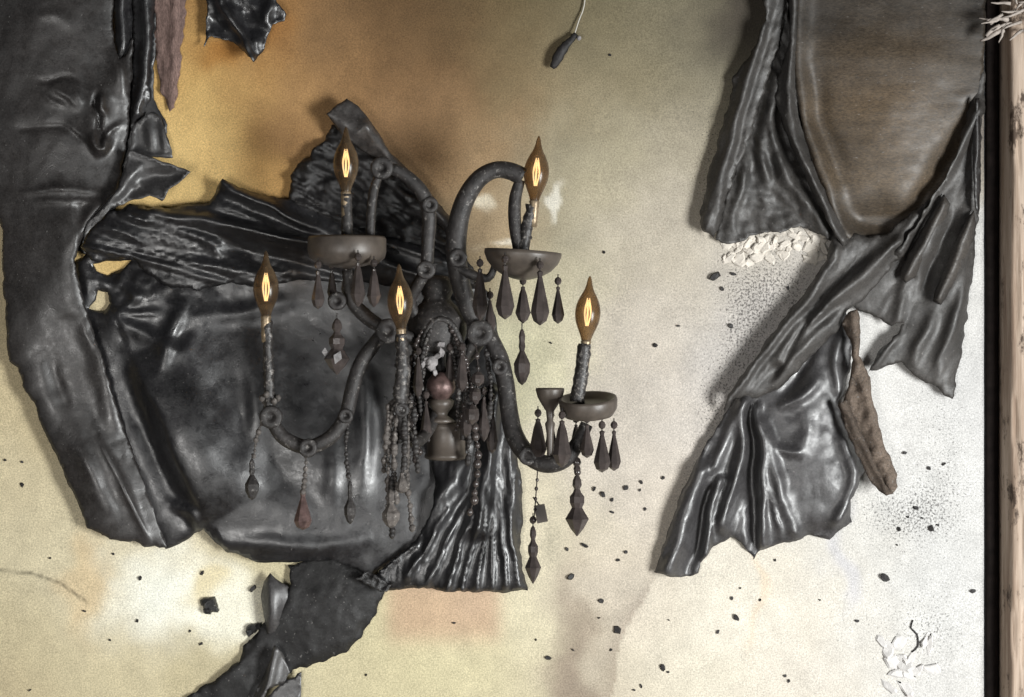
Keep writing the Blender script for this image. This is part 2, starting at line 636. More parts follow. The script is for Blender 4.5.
# albedo of the wall surface (scorch, smoke and old paint), as measured spots
SPOTS = [
    (-80, -60, 120, 90, 60), (-80, 350, 205, 185, 145), (-80, 700, 205, 185, 145), (20, 400, 205, 186, 142), (20, 480, 206, 190, 150),
    (60, 560, 208, 194, 156), (15, 640, 200, 184, 142), (100, 680, 205, 190, 148), (10, 720, 190, 172, 130), (110, 600, 214, 200, 165),
    (230, 670, 195, 180, 138), (300, 680, 205, 192, 150), (190, 60, 212, 172, 106), (230, 70, 216, 178, 112), (210, 120, 230, 198, 134),
    (200, 180, 228, 196, 132), (262, 150, 205, 160, 98), (190, 10, 165, 124, 76), (265, 20, 168, 122, 72), (255, 60, 190, 144, 84),
    (290, 60, 176, 138, 94), (300, 110, 184, 146, 100), (330, 30, 160, 126, 88), (350, 80, 172, 132, 88), (390, 20, 140, 108, 72),
    (400, 70, 158, 122, 84), (440, 110, 168, 134, 96), (450, 30, 140, 112, 78), (400, 130, 170, 134, 96), (470, 150, 180, 150, 112),
    (500, 60, 162, 138, 100), (520, 20, 150, 132, 96), (560, 80, 186, 170, 136), (600, 20, 160, 148, 116), (640, 70, 184, 172, 140),
    (690, 20, 168, 158, 130), (720, 60, 178, 170, 146), (760, 20, 130, 124, 112), (600, 150, 198, 188, 160), (560, 210, 204, 194, 166),
    (680, 140, 200, 190, 168), (500, 220, 186, 162, 128), (560, 300, 214, 206, 176), (520, 350, 216, 210, 176), (620, 260, 210, 200, 180),
    (690, 230, 212, 202, 184), (690, 300, 216, 207, 192), (640, 340, 216, 206, 192), (620, 420, 218, 208, 194), (680, 420, 218, 210, 200),
    (760, 260, 220, 212, 198), (780, 300, 216, 211, 208), (720, 360, 212, 207, 203), (640, 500, 214, 204, 190), (560, 520, 212, 202, 176),
    (600, 580, 208, 196, 178), (640, 600, 208, 197, 180), (600, 690, 196, 184, 164), (535, 610, 218, 208, 176), (530, 690, 205, 194, 160),
    (450, 680, 214, 202, 158), (400, 680, 208, 196, 150), (360, 680, 206, 192, 148), (660, 690, 218, 210, 190), (680, 620, 228, 221, 204),
    (730, 600, 238, 231, 216), (740, 680, 232, 224, 206), (800, 590, 236, 228, 212), (800, 680, 228, 220, 206), (860, 560, 232, 229, 222),
    (860, 640, 226, 222, 214), (900, 440, 240, 238, 234), (880, 330, 242, 240, 236), (930, 500, 232, 231, 228), (950, 600, 226, 225, 222),
    (960, 690, 220, 218, 214), (970, 420, 232, 231, 229), (1060, 400, 226, 224, 220), (1060, 0, 170, 160, 150), (1060, 720, 220, 216, 210),
    (300, 820, 200, 185, 145), (700, 820, 220, 210, 195),
]
sp = np.array(SPOTS, float)
spc = lin(sp[:, 2:])
spc = spc * (1 + 0.12 / (1 + np.exp((sp[:, 0:1] - 300) / 60)) / (1 + np.exp((250 - sp[:, 1:2]) / 50)))     # cream at the lower left lightened to offset the weaker light there
low_left = (1 / (1 + np.exp((sp[:, 0:1] - 520) / 40)) / (1 + np.exp((330 - sp[:, 1:2]) / 40)))
spc = spc * (1 - 0.22 * low_left) + spc.mean(1, keepdims=True) * 0.22 * low_left * np.array([[0.98, 1.03, 0.97]])
spc = spc * (1 - 0.20 / (1 + np.exp((640 - sp[:, 0:1]) / 50)) / (1 + np.exp((300 - sp[:, 1:2]) / 60)))     # greyer plaster at the lower right


def stain_at(x, y):
    w_sum = np.zeros(x.shape); c = np.zeros(x.shape + (3,))
    wx = x + 14 * fbm(x / 45, y / 45, 71, 3)
    wy = y + 14 * fbm(x / 45, y / 45, 91, 3)
    for (cx, cy), col in zip(sp[:, :2], spc):
        w = np.exp(-((wx - cx) ** 2 + (wy - cy) ** 2) / (2 * 34.0 ** 2)) + 1e-6 / (1 + ((wx - cx) ** 2 + (wy - cy) ** 2) / 1e4)
        w_sum += w; c += w[..., None] * col
    c = c / w_sum[..., None]
    # upper wall darker: smoke greying plus light falloff painted into the albedo
    smoke_dim = (0.26 / (1 + np.exp((wy - 110) / 40)) + 0.22 / (1 + np.exp((wy - 330) / 60))) / (1 + np.exp(-(wx - 330) / 40))
    c = c * (1 - smoke_dim)[..., None]

    def patch(cx, cy, rx, ry, col, k, hard=1.0, ang=0):
        nonlocal c
        ca, sa = math.cos(math.radians(ang)), math.sin(math.radians(ang))
        u = ((wx - cx) * ca + (wy - cy) * sa) / rx; v = (-(wx - cx) * sa + (wy - cy) * ca) / ry
        a = k / (1 + np.exp((np.sqrt(u * u + v * v) - 1) * 6 * hard))
        c = c * (1 - a[..., None]) + lin(col) * a[..., None]

    patch(165, 592, 56, 46, (252, 251, 236), 1.0, 0.9)            # plaster bleached white
    patch(225, 600, 40, 34, (250, 247, 228), 0.9, 1.0)
    patch(208, 583, 22, 18, (226, 206, 150), 0.6, 1.0)
    patch(85, 590, 16, 40, (222, 190, 140), 0.5, 0.7)
    m = (1 / (1 + np.exp(-(x - 388) / 4)) - 1 / (1 + np.exp(-(x - 500) / 4))) * (1 / (1 + np.exp(-(y - 560) / 4)) - 1 / (1 + np.exp(-(y - 640) / 5)))
    c = c * (1 - 0.7 * m[..., None]) + lin((192, 156, 130)) * 0.7 * m[..., None]   # pinkish paint
    patch(577, 690, 17, 120, (140, 124, 110), 0.75, 0.7)            # run marks
    # smoke washed paint left of a clear curved edge, cleaner plaster to its right
    cx_ = 612 + 48 * np.exp(-((y - 560) / 62) ** 2) + 0.25 * (wy - y)
    e = (1 / (1 + np.exp((cx_ - x) / 3.0))) * (1 / (1 + np.exp((585 - y) / 8))) * (x < 985)
    c = c * (1 + 0.10 * e[..., None])
    e2 = np.exp(-np.clip(cx_ - x, 0, 200) / 16) * (x < cx_) * (1 / (1 + np.exp((575 - y) / 10)))
    c = c * (1 - 0.32 * e2[..., None] * np.array([0.9, 1.0, 1.02]))
    patch(760, 590, 5, 40, (224, 200, 170), 0.5, 0.6)
    patch(845, 560, 8, 40, (196, 196, 206), 0.5, 0.6)
    patch(745, 0, 30, 60, (60, 52, 46), 0.8, 0.5, 20)             # soot above the right hand tatters
    patch(262, 34, 30, 24, (156, 106, 54), 0.7, 0.7)               # scorch under the scrap
    patch(232, 52, 22, 14, (170, 112, 46), 0.7, 0.7)
    patch(286, 130, 40, 22, (150, 112, 76), 0.5, 0.6, 30)
    patch(560, 205, 5, 16, (245, 240, 225), 0.9, 1.5, 25)         # knocks through the paint
    patch(484, 212, 9, 8, (238, 228, 205), 0.8, 1.2)
    patch(500, 252, 20, 5, (240, 232, 214), 0.7, 1.2)
    return np.clip(c, 0, 0.95)


def wall_grid(xs, ys, name):
    gx, gy = np.meshgrid(xs, ys)
    gx, gy = gx.ravel(), gy.ravel()
    hgt = 0.35 * fbm(gx / 60, gy / 60, 5, 3) + 0.12 * fbm(gx / 9, gy / 9, 6, 2)
    # crack in the plaster at the lower left
    s, t = seg_dist(gx, gy, [(-20, 569), (30, 573), (60, 583), (86, 602)])
    hgt = hgt - 1.2 * np.exp(-(s / 1.1) ** 2)
    V = np.stack([(gx - 512) * S, -hgt * S, ZC - (gy - 348.5) * S], 1)
    nx, ny = len(xs), len(ys)
    F = [(j * nx + i, (j + 1) * nx + i, (j + 1) * nx + i + 1, j * nx + i + 1) for j in range(ny - 1) for i in range(nx - 1)]
    o = struct(obj(name, V, F, M['wall']))
    me = o.data
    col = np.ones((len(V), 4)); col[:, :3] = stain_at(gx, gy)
    crack = np.exp(-(s / 1.3) ** 2)[:, None]
    col[:, :3] *= (1 - 0.6 * crack)
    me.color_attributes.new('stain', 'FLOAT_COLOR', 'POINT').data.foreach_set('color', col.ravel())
    spk = 0.13 + 0 * gx
    for cx, cy, rx, ry, k in [(775, 285, 55, 45, .17), (745, 345, 30, 60, .15), (715, 410, 22, 50, .14), (690, 480, 20, 50, .10),
                              (710, 150, 22, 90, .13), (600, 500, 50, 30, .04), (905, 515, 60, 35, .16), (900, 620, 80, 70, .10), (945, 440, 40, 80, .12), (600, 600, 60, 90, .04), (940, 640, 40, 50, .05), (240, 620, 40, 30, .03), (290, 140, 30, 40, .05)]:
        spk = spk + k * np.exp(-((gx - cx) / rx) ** 2 - ((gy - cy) / ry) ** 2)
    me.attributes.new('speck', 'FLOAT', 'POINT').data.foreach_set('value', spk)
    return o


xs = np.concatenate([np.arange(-1500, -60, 60), np.arange(-60, 986, 3.0)])
ys = np.concatenate([np.arange(-385, -60, 40), np.arange(-60, 760, 3.0), np.arange(760, 1349, 45), [1348.5]])
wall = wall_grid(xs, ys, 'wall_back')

XR0, XR1 = (992 - 512) * S, (1070 - 512) * S
ZT = ZC + (348.5 + 385) * S
struct(obj('wall_right', *box(XR1 - 0.01, XR1 + 0.9, -0.0, 0.12, 0, ZT), M['ceiling'], None, False))
struct(obj('floor', *box((-1500 - 512) * S, XR1 + 0.9, -4.4, 0.12, -0.1, 0), M['floor'], None, False))


def casing(name, x0, x1, d, mat, seed, rough, label=None, dmin=0):
    """a long upright moulding with a worn, split face"""
    xs_ = np.linspace(x0, x1, max(4, int((x1 - x0) / 2.0)))
    ys_ = np.concatenate([np.arange(-385, -40, 60), np.arange(-40, 740, 4.0), np.arange(740, 1349, 60), [1348.5]])
    gx, gy = np.meshgrid(xs_, ys_)
    u = (gx - x0) / (x1 - x0)
    h = d * (np.clip(np.minimum(u, 1 - u) * 9, 0, 1) ** 0.5)
    n1 = fbm(gx / 5.0, gy / 90.0, seed, 4)
    h = h + rough * n1
    crack = np.maximum(0, vnoise(gx / 4.0, gy / 70.0, seed + 3) - 0.45)
    h = h - rough * 5 * crack * (u > .1) * (u < .9)
    h = np.maximum(h, dmin)
    gx, gy, h = gx.ravel(), gy.ravel(), h.ravel()
    V = np.stack([(gx - 512) * S, -h * S, ZC - (gy - 348.5) * S], 1)
    nx, ny = len(xs_), len(ys_)
    F = [(j * nx + i, (j + 1) * nx + i, (j + 1) * nx + i + 1, j * nx + i + 1) for j in range(ny - 1) for i in range(nx - 1)]
    o = obj(name, V, F, mat)
    md = o.modifiers.new('thickness', 'SOLIDIFY'); md.thickness = 6 * S; md.offset = -1
    struct(o)
    if label:
        o['label'] = label
    return o


casing('trim_1', 998, 1072, 30, M['wood'], 31, 1.6, 'worn pale brown wooden door casing with splits', 2)
casing('trim_2', 984.5, 999, 4, M['dark_trim'], 41, 0.7, 'narrow blackened bead between wall and wooden casing', 1)

# ------------------------------------------------------------------ left hand wallcovering
left = thing('charred_wallcovering', 'huge glossy black burnt wallcovering sheet sagging behind the wall sconce, left half of wall', 'wallcovering', W(300, 560, 0))

# main hanging strip at the left edge
sheet('hanging_strip', [(-70, -60), (112, -60), (113, 40), (120, 60), (127, 50), (132, 38), (133, 60), (131, 92), (128, 132), (124, 160), (118, 188),
                        (104, 206), (88, 226), (79, 246), (76, 262), (84, 300), (98, 345), (112, 392), (126, 432), (140, 470), (156, 515), (167, 548), (144, 547),
                        (133, 541), (110, 539), (88, 528), (72, 492), (63, 470), (57, 455), (42, 430), (35, 405), (22, 385), (18, 368), (8, 360), (5, 320),
                        (3, 280), (2, 230), (-10, 190), (-70, 170)],
      M['vinyl_soft'], left, base=12,
      bumps=[(45, 90, 60, 160, 0, 12), (50, 300, 45, 140, 10, 10), (90, 470, 30, 90, -22, 10), (100, 115, 14, 30, 10, 7)],
      folds=[([(66, 200), (76, 240), (78, 280), (86, 320)], 9, 7, 26, 'g'),
             ([(84, 300), (98, 345), (112, 400), (124, 440)], 10, 8, 14, 'g'),
             ([(60, 400), (85, 460), (112, 520)], 5, 8, 10, 'g'),
             ([(96, 430), (120, 480), (150, 540)], 8, 6, 9, 'c'),
             ([(48, 350), (62, 400), (80, 450)], -5, 8, 10, 'g'),
             ([(96, 92), (93, 104), (99, 116), (98, 128), (104, 138)], -12, 2.2, 2.2, 'c'), ([(103, 92), (101, 106), (106, 116)], 8, 3.5, 3, 'c'), ([(88, 134), (95, 149), (102, 150), (108, 132), (120, 124)], 7, 3, 3.5, 'c'), ([(62, 124), (78, 132), (90, 144)], 3, 3, 5, 'c'),
             ([(88, 130), (98, 150), (112, 138)], 9, 6, 5, 'g'),
             ([(36, 78), (50, 80), (62, 76), (78, 79)], -4, 2, 2, 'c'), ([(48, 84), (64, 92), (80, 108)], 5, 9, 5, 'c'), ([(44, 90), (52, 102), (66, 108)], 3, 4, 3, 'c'), ([(70, 80), (76, 94), (82, 104)], 4, 4, 3, 'c'),
             ([(18, 192), (60, 190), (110, 194)], 4, 4, 4, 'c'), ([(30, 202), (70, 203), (100, 203)], 3, 4, 3, 'c'),
             ([(15, 130), (60, 128), (85, 142)], -3, 5, 4, 'c'), ([(113, 45), (122, 70), (126, 100)], 6, 6, 10, 'g'),
             ([(118, 190), (96, 215), (80, 245)], 9, 6, 8, 'g'),
             ([(40, 16), (52, 14), (70, 22)], 2, 5, 5, 'g')],
      noise=[(1.2, 50, 70, 0, 'fbm'), (0.2, 12, 14, 20, 'fbm')], edge=(-3, 6), seed=1, spacing=2.5)

# upright folds beside it at the top
sheet('upright_fold', [(112, -60), (134, -60), (132, -5), (132, 38), (126, 50), (118, 60), (113, 40)], M['vinyl'], left, base=9,
      folds=[([(122, -60), (123, 0), (124, 55)], 10, 5, 8, 'gf')], seed=2, amp=.8, edge=(-3, 4))
sheet('upright_fold', [(130, -60), (158, -60), (156, 0), (152, 40), (150, 75), (149, 100), (143, 118), (134, 128), (128, 140), (131, 80), (132, 30)], M['vinyl'], left, base=5,
      folds=[([(146, -60), (147, 10), (146, 70), (138, 115)], 9, 3, 6, 'gf'), ([(152, -40), (152, 40), (149, 100)], 5, 3, 3, 'gf')],
      seed=3, amp=1.0, edge=(-2, 4))
sheet('torn_corner', [(133, 128), (143, 116), (152, 112), (160, 118), (168, 140), (173, 158), (150, 156), (129, 152)], M['vinyl_grey'], left, base=6,
      folds=[([(150, 114), (152, 154)], 5, 5, 5), ([(162, 122), (166, 154)], 4, 3, 4)], seed=4, edge=(3, 4))

sheet('shadowed_underlay', [(108, -60), (160, -60), (153, 100), (168, 125), (164, 150), (140, 160), (132, 190), (104, 222), (86, 254), (72, 250), (98, 200), (112, 120)], M['vinyl'], left, base=2.5, seed=5, amp=1.5)

# the sagging panel behind the sconce
sheet('sagging_panel', [(76, 262), (96, 250), (140, 240), (230, 230), (330, 235), (440, 250), (488, 292), (500, 340), (506, 390), (514, 440), (520, 490), (512, 540),
                        (470, 556), (425, 548), (400, 556), (370, 576), (330, 560), (300, 561), (280, 562), (258, 562), (228, 552), (212, 541), (203, 528), (192, 537),
                        (166, 549), (150, 520), (120, 450), (92, 372), (76, 310)],
      M['vinyl'], left, base=5,
      holes=[[(93, 264), (110, 261), (131, 260), (124, 268), (108, 276), (97, 271)], [(98, 290), (108, 292), (110, 303), (104, 311), (89, 309), (96, 300)]],
      bumps=[(240, 470, 110, 90, 15, 16), (200, 400, 60, 120, -20, 7), (330, 500, 90, 50, -10, 8), (440, 400, 40, 90, 0, -2), (300, 330, 80, 40, 0, -3),
             (145, 292, 22, 14, 10, 6), (113, 325, 14, 20, 0, 5)],
      folds=[([(96, 312), (140, 330), (178, 352), (196, 330)], 6, 6, 10, 'g'),
             ([(132, 350), (158, 410), (182, 470), (212, 526)], 22, 58, 10, 'g'),
             ([(125, 380), (150, 440), (178, 500), (196, 530)], -7, 12, 12, 'g'),
             ([(170, 505), (190, 515), (200, 532)], 10, 6, 5, 'g'),
             ([(165, 320), (190, 318), (240, 312), (300, 300)], 5, 8, 10, 'g'),
             ([(184, 300), (168, 340), (160, 372)], 7, 7, 8, 'g'),
             ([(215, 360), (240, 420), (290, 480), (350, 510)], -6, 18, 24, 'g'),
             ([(240, 330), (255, 400), (250, 470)], 5, 14, 10, 'g'),
             ([(360, 360), (366, 420), (362, 490)], 6, 9, 11, 'g'), ([(334, 410), (336, 460), (330, 510)], 4, 10, 10, 'g'),
             ([(205, 545), (250, 545), (310, 548), (380, 535)], 6, 10, 8, 'g'),
             ([(105, 310), (130, 312), (160, 314)], 6, 3, 6, 'c'), ([(120, 280), (135, 296), (120, 312)], 5, 4, 4, 'g')],
      noise=[(1.5, 60, 80, 0, 'fbm'), (0.3, 18, 22, 20, 'fbm'), (2.0, 16, 10, 10, 'ridge', (150, 280, 70, 30))], edge=(-4, 8), seed=6)

# stretched pleats running across above it
sheet('stretched_band', [(80, 246), (93, 225), (106, 212), (120, 210), (130, 204), (148, 208), (183, 206), (209, 203), (222, 179), (240, 186), (260, 194), (290, 199), (330, 215),
                         (380, 235), (440, 250), (482, 290), (470, 306), (420, 290), (360, 282), (300, 280), (262, 288), (230, 283), (200, 290), (165, 286), (140, 266), (132, 258), (110, 260), (91, 261)],
      M['vinyl'], left, base=15,
      folds=[([(150, 211), (200, 218), (260, 231), (330, 250)], 12, 5, 9, 'gf'),
             ([(112, 218), (150, 226), (200, 238), (250, 262)], 6, 5, 8, 'g'),
             ([(222, 181), (262, 203), (310, 228), (380, 260)], 11, 5, 7, 'gf'),
             ([(224, 195), (262, 214), (310, 240)], 6, 3, 4, 'c'), ([(218, 203), (260, 222), (320, 246), (380, 270)], 7, 3, 5, 'c'),
             ([(230, 200), (280, 222), (340, 244)], -6, 3, 3, 'g'),
             ([(84, 246), (110, 252), (140, 256)], 8, 4, 4, 'c'), ([(96, 226), (124, 232), (150, 246)], 6, 4, 5, 'c'),
             ([(120, 212), (136, 220), (150, 222)], 7, 4, 4, 'c'),
             ([(200, 246), (240, 252), (290, 268)], -8, 8, 10, 'g'), ([(205, 240), (216, 246), (220, 258)], 5, 6, 5, 'g'),
             ([(135, 258), (180, 262), (240, 270), (300, 272)], 4, 3, 4, 'c'),
             ([(300, 236), (350, 252), (410, 272), (470, 300)], 9, 5, 7, 'g'), ([(320, 262), (380, 272), (440, 290)], 5, 4, 5, 'c')],
      noise=[(2.2, 190, 9, 13, 'ridge'), (1.2, 120, 4.5, 15, 'ridge'), (0.8, 14, 8, 17, 'fbm', (200, 270, 70, 16))], edge=(-5, 6), seed=8, spacing=2.8)

# triangular flap folded out of the strip
sheet('triangular_flap', [(129, 150), (150, 157), (172, 165), (191, 172), (180, 182), (168, 189), (162, 201), (150, 196), (134, 199), (112, 208), (90, 230), (82, 244), (88, 222), (104, 206), (118, 188), (125, 165)],
      M['vinyl_grey'], left, base=26,
      folds=[([(132, 160), (122, 186), (96, 216)], 6, 6, 5, 'g'), ([(188, 173), (150, 180), (118, 204)], -5, 8, 8, 'g'), ([(140, 164), (128, 184)], 4, 3, 3, 'c')],
      noise=[(1.0, 14, 8, 0, 'fbm')], edge=(3, 5), seed=9, amp=.9, spacing=2.6)

# burnt peak behind the upper left bulb
sheet('burnt_peak', [(288, 200), (292, 184), (294, 168), (302, 160), (314, 150), (324, 138), (334, 124), (350, 132), (372, 148), (398, 168), (420, 190), (442, 218), (460, 246), (480, 288), (470, 300),
                     (430, 282), (380, 262), (330, 240), (300, 220)],
      M['char'], left, base=10,
      folds=[([(330, 130), (312, 160), (300, 195)], 5, 8, 6, 'g'), ([(300, 205), (350, 225), (420, 262)], 5, 4, 5, 'c'), ([(380, 170), (420, 215), (455, 262)], 7, 6, 6, 'g')],
      noise=[(3.6, 28, 8, 28, 'ridge'), (2.4, 10, 6, 10, 'fbm')], edge=(-3, 4), seed=10, amp=2.4, spacing=2.4)
sheet('turned_back_flap', [(326, 114), (336, 106), (347, 98), (358, 106), (372, 122), (390, 152), (404, 165), (420, 180), (440, 205), (458, 226), (458, 240), (448, 236), (430, 212), (412, 192), (398, 178), (380, 160), (360, 150), (342, 136)],
      M['vinyl_grey'], left, base=24,
      folds=[([(330, 116), (352, 128), (372, 146), (390, 160)], 5, 6, 6, 'g'), ([(366, 124), (400, 168), (456, 234)], 7, 4, 7, 'gf'), ([(352, 138), (364, 128), (372, 124)], 3, 3, 3, 'c')],
      noise=[(1.5, 14, 9, 40, 'fbm')], edge=(-2, 4), seed=11, amp=.8, spacing=2.6,
      tint=lambda x, y: np.stack([1.7 + 0 * x, 1.6 + 0 * x, 1.5 + 0 * x], 1))

# fan of pleats at the lower right of the sheet
fan = []
for (ax, ay), (bx, by), hh, w in [((478, 470), (408, 576), 9, 5), ((479, 480), (426, 586), 9, 4), ((481, 486), (446, 590), 10, 4), ((484, 490), (462, 590), 9, 4),
                                  ((487, 490), (478, 590), 10, 4), ((490, 492), (492, 590), 8, 4), ((493, 486), (506, 588), 9, 4), ((496, 470), (519, 588), 7, 4)]:
    fan.append(([(ax, ay), ((ax + bx) / 2 + 3, (ay + by) / 2 - 6), (bx, by)], hh, w * .8, w * 1.3, 'ce'))
sheet('pleated_fold', [(424, 440), (462, 430), (492, 380), (502, 392), (510, 420), (516, 450), (522, 490), (524, 520), (519, 545), (523, 570), (528, 590), (500, 593), (470, 591), (442, 592), (424, 588), (386, 590),
                       (372, 577), (394, 558), (416, 540), (430, 515), (436, 480)],
      M['vinyl'], left, base=13,
      folds=[([(466, 455), (444, 492), (412, 530)], 13, 14, 12, 'g'), ([(495, 392), (492, 440), (484, 500), (478, 530)], 13, 7, 9, 'gf'),
             ([(478, 440), (470, 480), (455, 520)], -9, 8, 8, 'g'), ([(508, 430), (512, 500), (516, 580)], 7, 5, 6, 'g'), ([(374, 576), (396, 558), (420, 540)], 8, 3, 4, 'c')] + fan,
      noise=[(1.3, 6, 50, 5, 'ridge'), (0.4, 8, 10, 0, 'fbm')], edge=(-4, 5), seed=12, spacing=2.5)
sheet('shrivelled_edge', [(352, 578), (368, 573), (380, 578), (392, 584), (387, 592), (374, 588), (362, 584)], M['char'], left, base=20, noise=[(3, 8, 6, 0, 'ridge')], seed=13, spacing=2.2)

# lower flap of matt char
low = left
sheet('lower_flap', [(288, 566), (302, 560), (330, 558), (360, 572), (384, 592), (376, 612), (362, 634), (346, 652), (326, 661), (300, 668), (276, 680), (262, 697), (250, 740), (160, 740), (180, 700), (212, 682), (238, 662), (243, 646), (256, 634), (268, 618), (284, 600), (290, 584)],
      M['matte'], low, base=5, label='matt black lower flap',
      bumps=[(330, 615, 55, 45, -30, 10), (240, 690, 40, 30, 0, 4)],
      folds=[([(292, 575), (288, 600), (270, 640)], 5, 8, 8, 'g'), ([(382, 596), (352, 646), (300, 668)], -5, 6, 6, 'g'), ([(210, 690), (240, 664), (262, 640)], 4, 5, 6, 'g')],
      noise=[(1.4, 20, 20, 0, 'fbm'), (0.6, 6, 6, 0, 'fbm')], edge=(-2, 6), seed=20, amp=1.6)
sheet('curled_lip', [(270, 573), (278, 580), (288, 586), (291, 596), (284, 612), (276, 632), (268, 634), (264, 616), (261, 596), (263, 582)], M['vinyl_grey'], low, base=13,
      folds=[([(272, 576), (270, 600), (270, 630)], 8, 12, 6, 'g')], seed=21, amp=.6, spacing=2.4, edge=(-4, 5),
      tint=lambda x, y: np.stack([1.5 + 0 * x] * 3, 1))
sheet('crease_sliver', [(275, 645), (282, 652), (290, 672), (284, 682), (268, 690), (254, 716), (240, 740), (232, 730), (252, 700), (266, 672)], M['vinyl_grey'], low, base=15,
      folds=[([(277, 648), (268, 680), (244, 730)], 7, 6, 4, 'gf')], seed=22, amp=.9, spacing=2.4)
sheet('lower_tongue', [(300, 672), (302, 690), (296, 740), (250, 740), (262, 702), (280, 684)], M['vinyl_grey'], low, base=9, noise=[(1.5, 12, 8, 50, 'fbm')], seed=23, spacing=3)

# scrap at the top and the strip of backing paper
scrap = sheet('charred_scrap', [(206, -60), (272, -60), (276, 0), (286, 14), (284, 20), (272, 24), (268, 34), (262, 52), (254, 62), (240, 48), (228, 40), (212, 36), (204, 47), (208, 20)],
              M['vinyl'], None, base=9, folds=[([(218, -20), (226, 10), (242, 32), (254, 60)], 14, 4, 7, 'gf'), ([(252, 28), (258, 56)], 8, 3, 3, 'c'), ([(270, 0), (262, 30)], 6, 6, 6)],
              noise=[(3, 20, 10, 50, 'fbm'), (1, 6, 6, 0, 'fbm')], edge=(2, 5), seed=25, amp=1.5, spacing=2.6)
tag(scrap, 'small pointed black scrap of burnt wallcovering hanging from the top edge over ochre wall', 'wallcovering')
sheet('backing_paper_strip', [(154, -60), (186, -60), (185, 10), (181, 50), (178, 85), (175, 108), (169, 112), (166, 106), (162, 92), (157, 70), (154, 30)], M['paper_mauve'], left, base=3, label='mauve scorched backing paper',
           folds=[([(176, -60), (176, 30), (172, 100)], 2.5, 3, 4, 'gf')], noise=[(1.6, 5, 16, 0, 'ridge')], seed=26, amp=1.8, spacing=2.6)

# ------------------------------------------------------------------ right hand wallcovering
right = thing('charred_wallcovering', 'grey black burnt wallcovering twisted into a knot beside the wooden casing at right', 'wallcovering', W(830, 400, 0))


def bib_tint(x, y):      # heat browned middle of the panel
    k = np.exp(-((x - 885) / 80) ** 2 - ((y - 125) / 85) ** 2)
    return np.stack([1 + 2.0 * k, 1 + 1.5 * k, 1 + 0.8 * k], 1)


sheet('hanging_panel', [(790, -60), (990, -60), (986, 0), (984, 60), (981, 108), (968, 140), (950, 175), (922, 214), (900, 246), (866, 258), (846, 240), (826, 196), (806, 145), (795, 90), (792, 30)],
      M['bib'], right, base=10,
      bumps=[(890, 110, 75, 95, 0, 16), (878, 218, 30, 18, 0, -9)],
      folds=[([(800, -40), (796, 40), (802, 110), (826, 185), (846, 235)], 10, 10, 7, 'gf'),
             ([(812, 60), (822, 130), (846, 190)], -6, 12, 8, 'g'), ([(842, 205), (870, 224), (905, 218)], -6, 10, 8, 'g'), 
             ([(978, 115), (940, 175), (900, 235)], -12, 10, 12, 'gf'), ([(820, 62), (880, 56), (960, 66)], 3.5, 16, 22, 'g')],
      noise=[(0.25, 60, 8, 0, 'fbm'), (1.0, 50, 50, 0, 'fbm')], edge=(-2, 6), seed=30, amp=.8, tint=bib_tint)
sheet('torn_side_strip', [(794, -60), (758, -60), (766, 20), (750, 56), (733, 76), (730, 100), (724, 122), (712, 160), (704, 196), (699, 222), (704, 232), (714, 238), (720, 225), (728, 195), (740, 162), (752, 130), (764, 92), (776, 55), (786, 10)],
      M['dull'], right, base=14,
      folds=[([(772, -20), (752, 70), (728, 150), (706, 226)], 9, 8, 6, 'gf'), ([(770, 30), (745, 120), (720, 205)], -5, 4, 4, 'g'), ([(738, 140), (722, 190), (712, 230)], 6, 4, 4, 'c')],
      noise=[(1.5, 5, 70, 18, 'ridge'), (.8, 7, 9, 0, 'fbm')], edge=(-2, 4), seed=31, amp=1.8, spacing=2.5)
sheet('crumpled_backing', [(788, 0), (796, 60), (806, 140), (826, 195), (846, 238), (834, 243), (818, 233), (800, 226), (786, 231), (770, 230), (756, 234), (744, 240), (730, 243), (716, 240), (722, 205), (740, 150), (762, 90)],
      M['dull'], right, base=7,
      folds=[([(776, 80), (772, 130), (790, 180), (826, 232)], 10, 5, 8, 'gf'), ([(764, 110), (764, 160), (790, 215)], 7, 5, 6, 'g'), ([(748, 150), (742, 190), (732, 232)], 6, 4, 5, 'g'), ([(770, 160), (780, 200), (800, 224)], -5, 5, 5, 'g')],
      noise=[(2.4, 30, 10, 70, 'fbm'), (1.2, 8, 6, 30, 'fbm')], edge=(1, 4), seed=32, amp=2.6, spacing=2.5,
      tint=lambda x, y: np.stack([0.85 + 0 * x] * 3, 1))
sheet('edge_roll', [(788, -60), (802, -60), (797, 20), (797, 70), (801, 115), (812, 160), (830, 200), (848, 236), (846, 250), (834, 236), (816, 200), (798, 160), (784, 130), (775, 98), (780, 70), (790, 40)],
      M['dull'], right, base=19, folds=[([(794, -60), (793, 30), (788, 90), (804, 160), (842, 240)], 10, 5, 6, 'gf'), ([(782, 100), (796, 146), (820, 196)], 5, 3, 3, 'c')],
      noise=[(1.6, 5, 30, -18, 'ridge')], edge=(-3, 4), seed=33, amp=1.0, spacing=2.4)

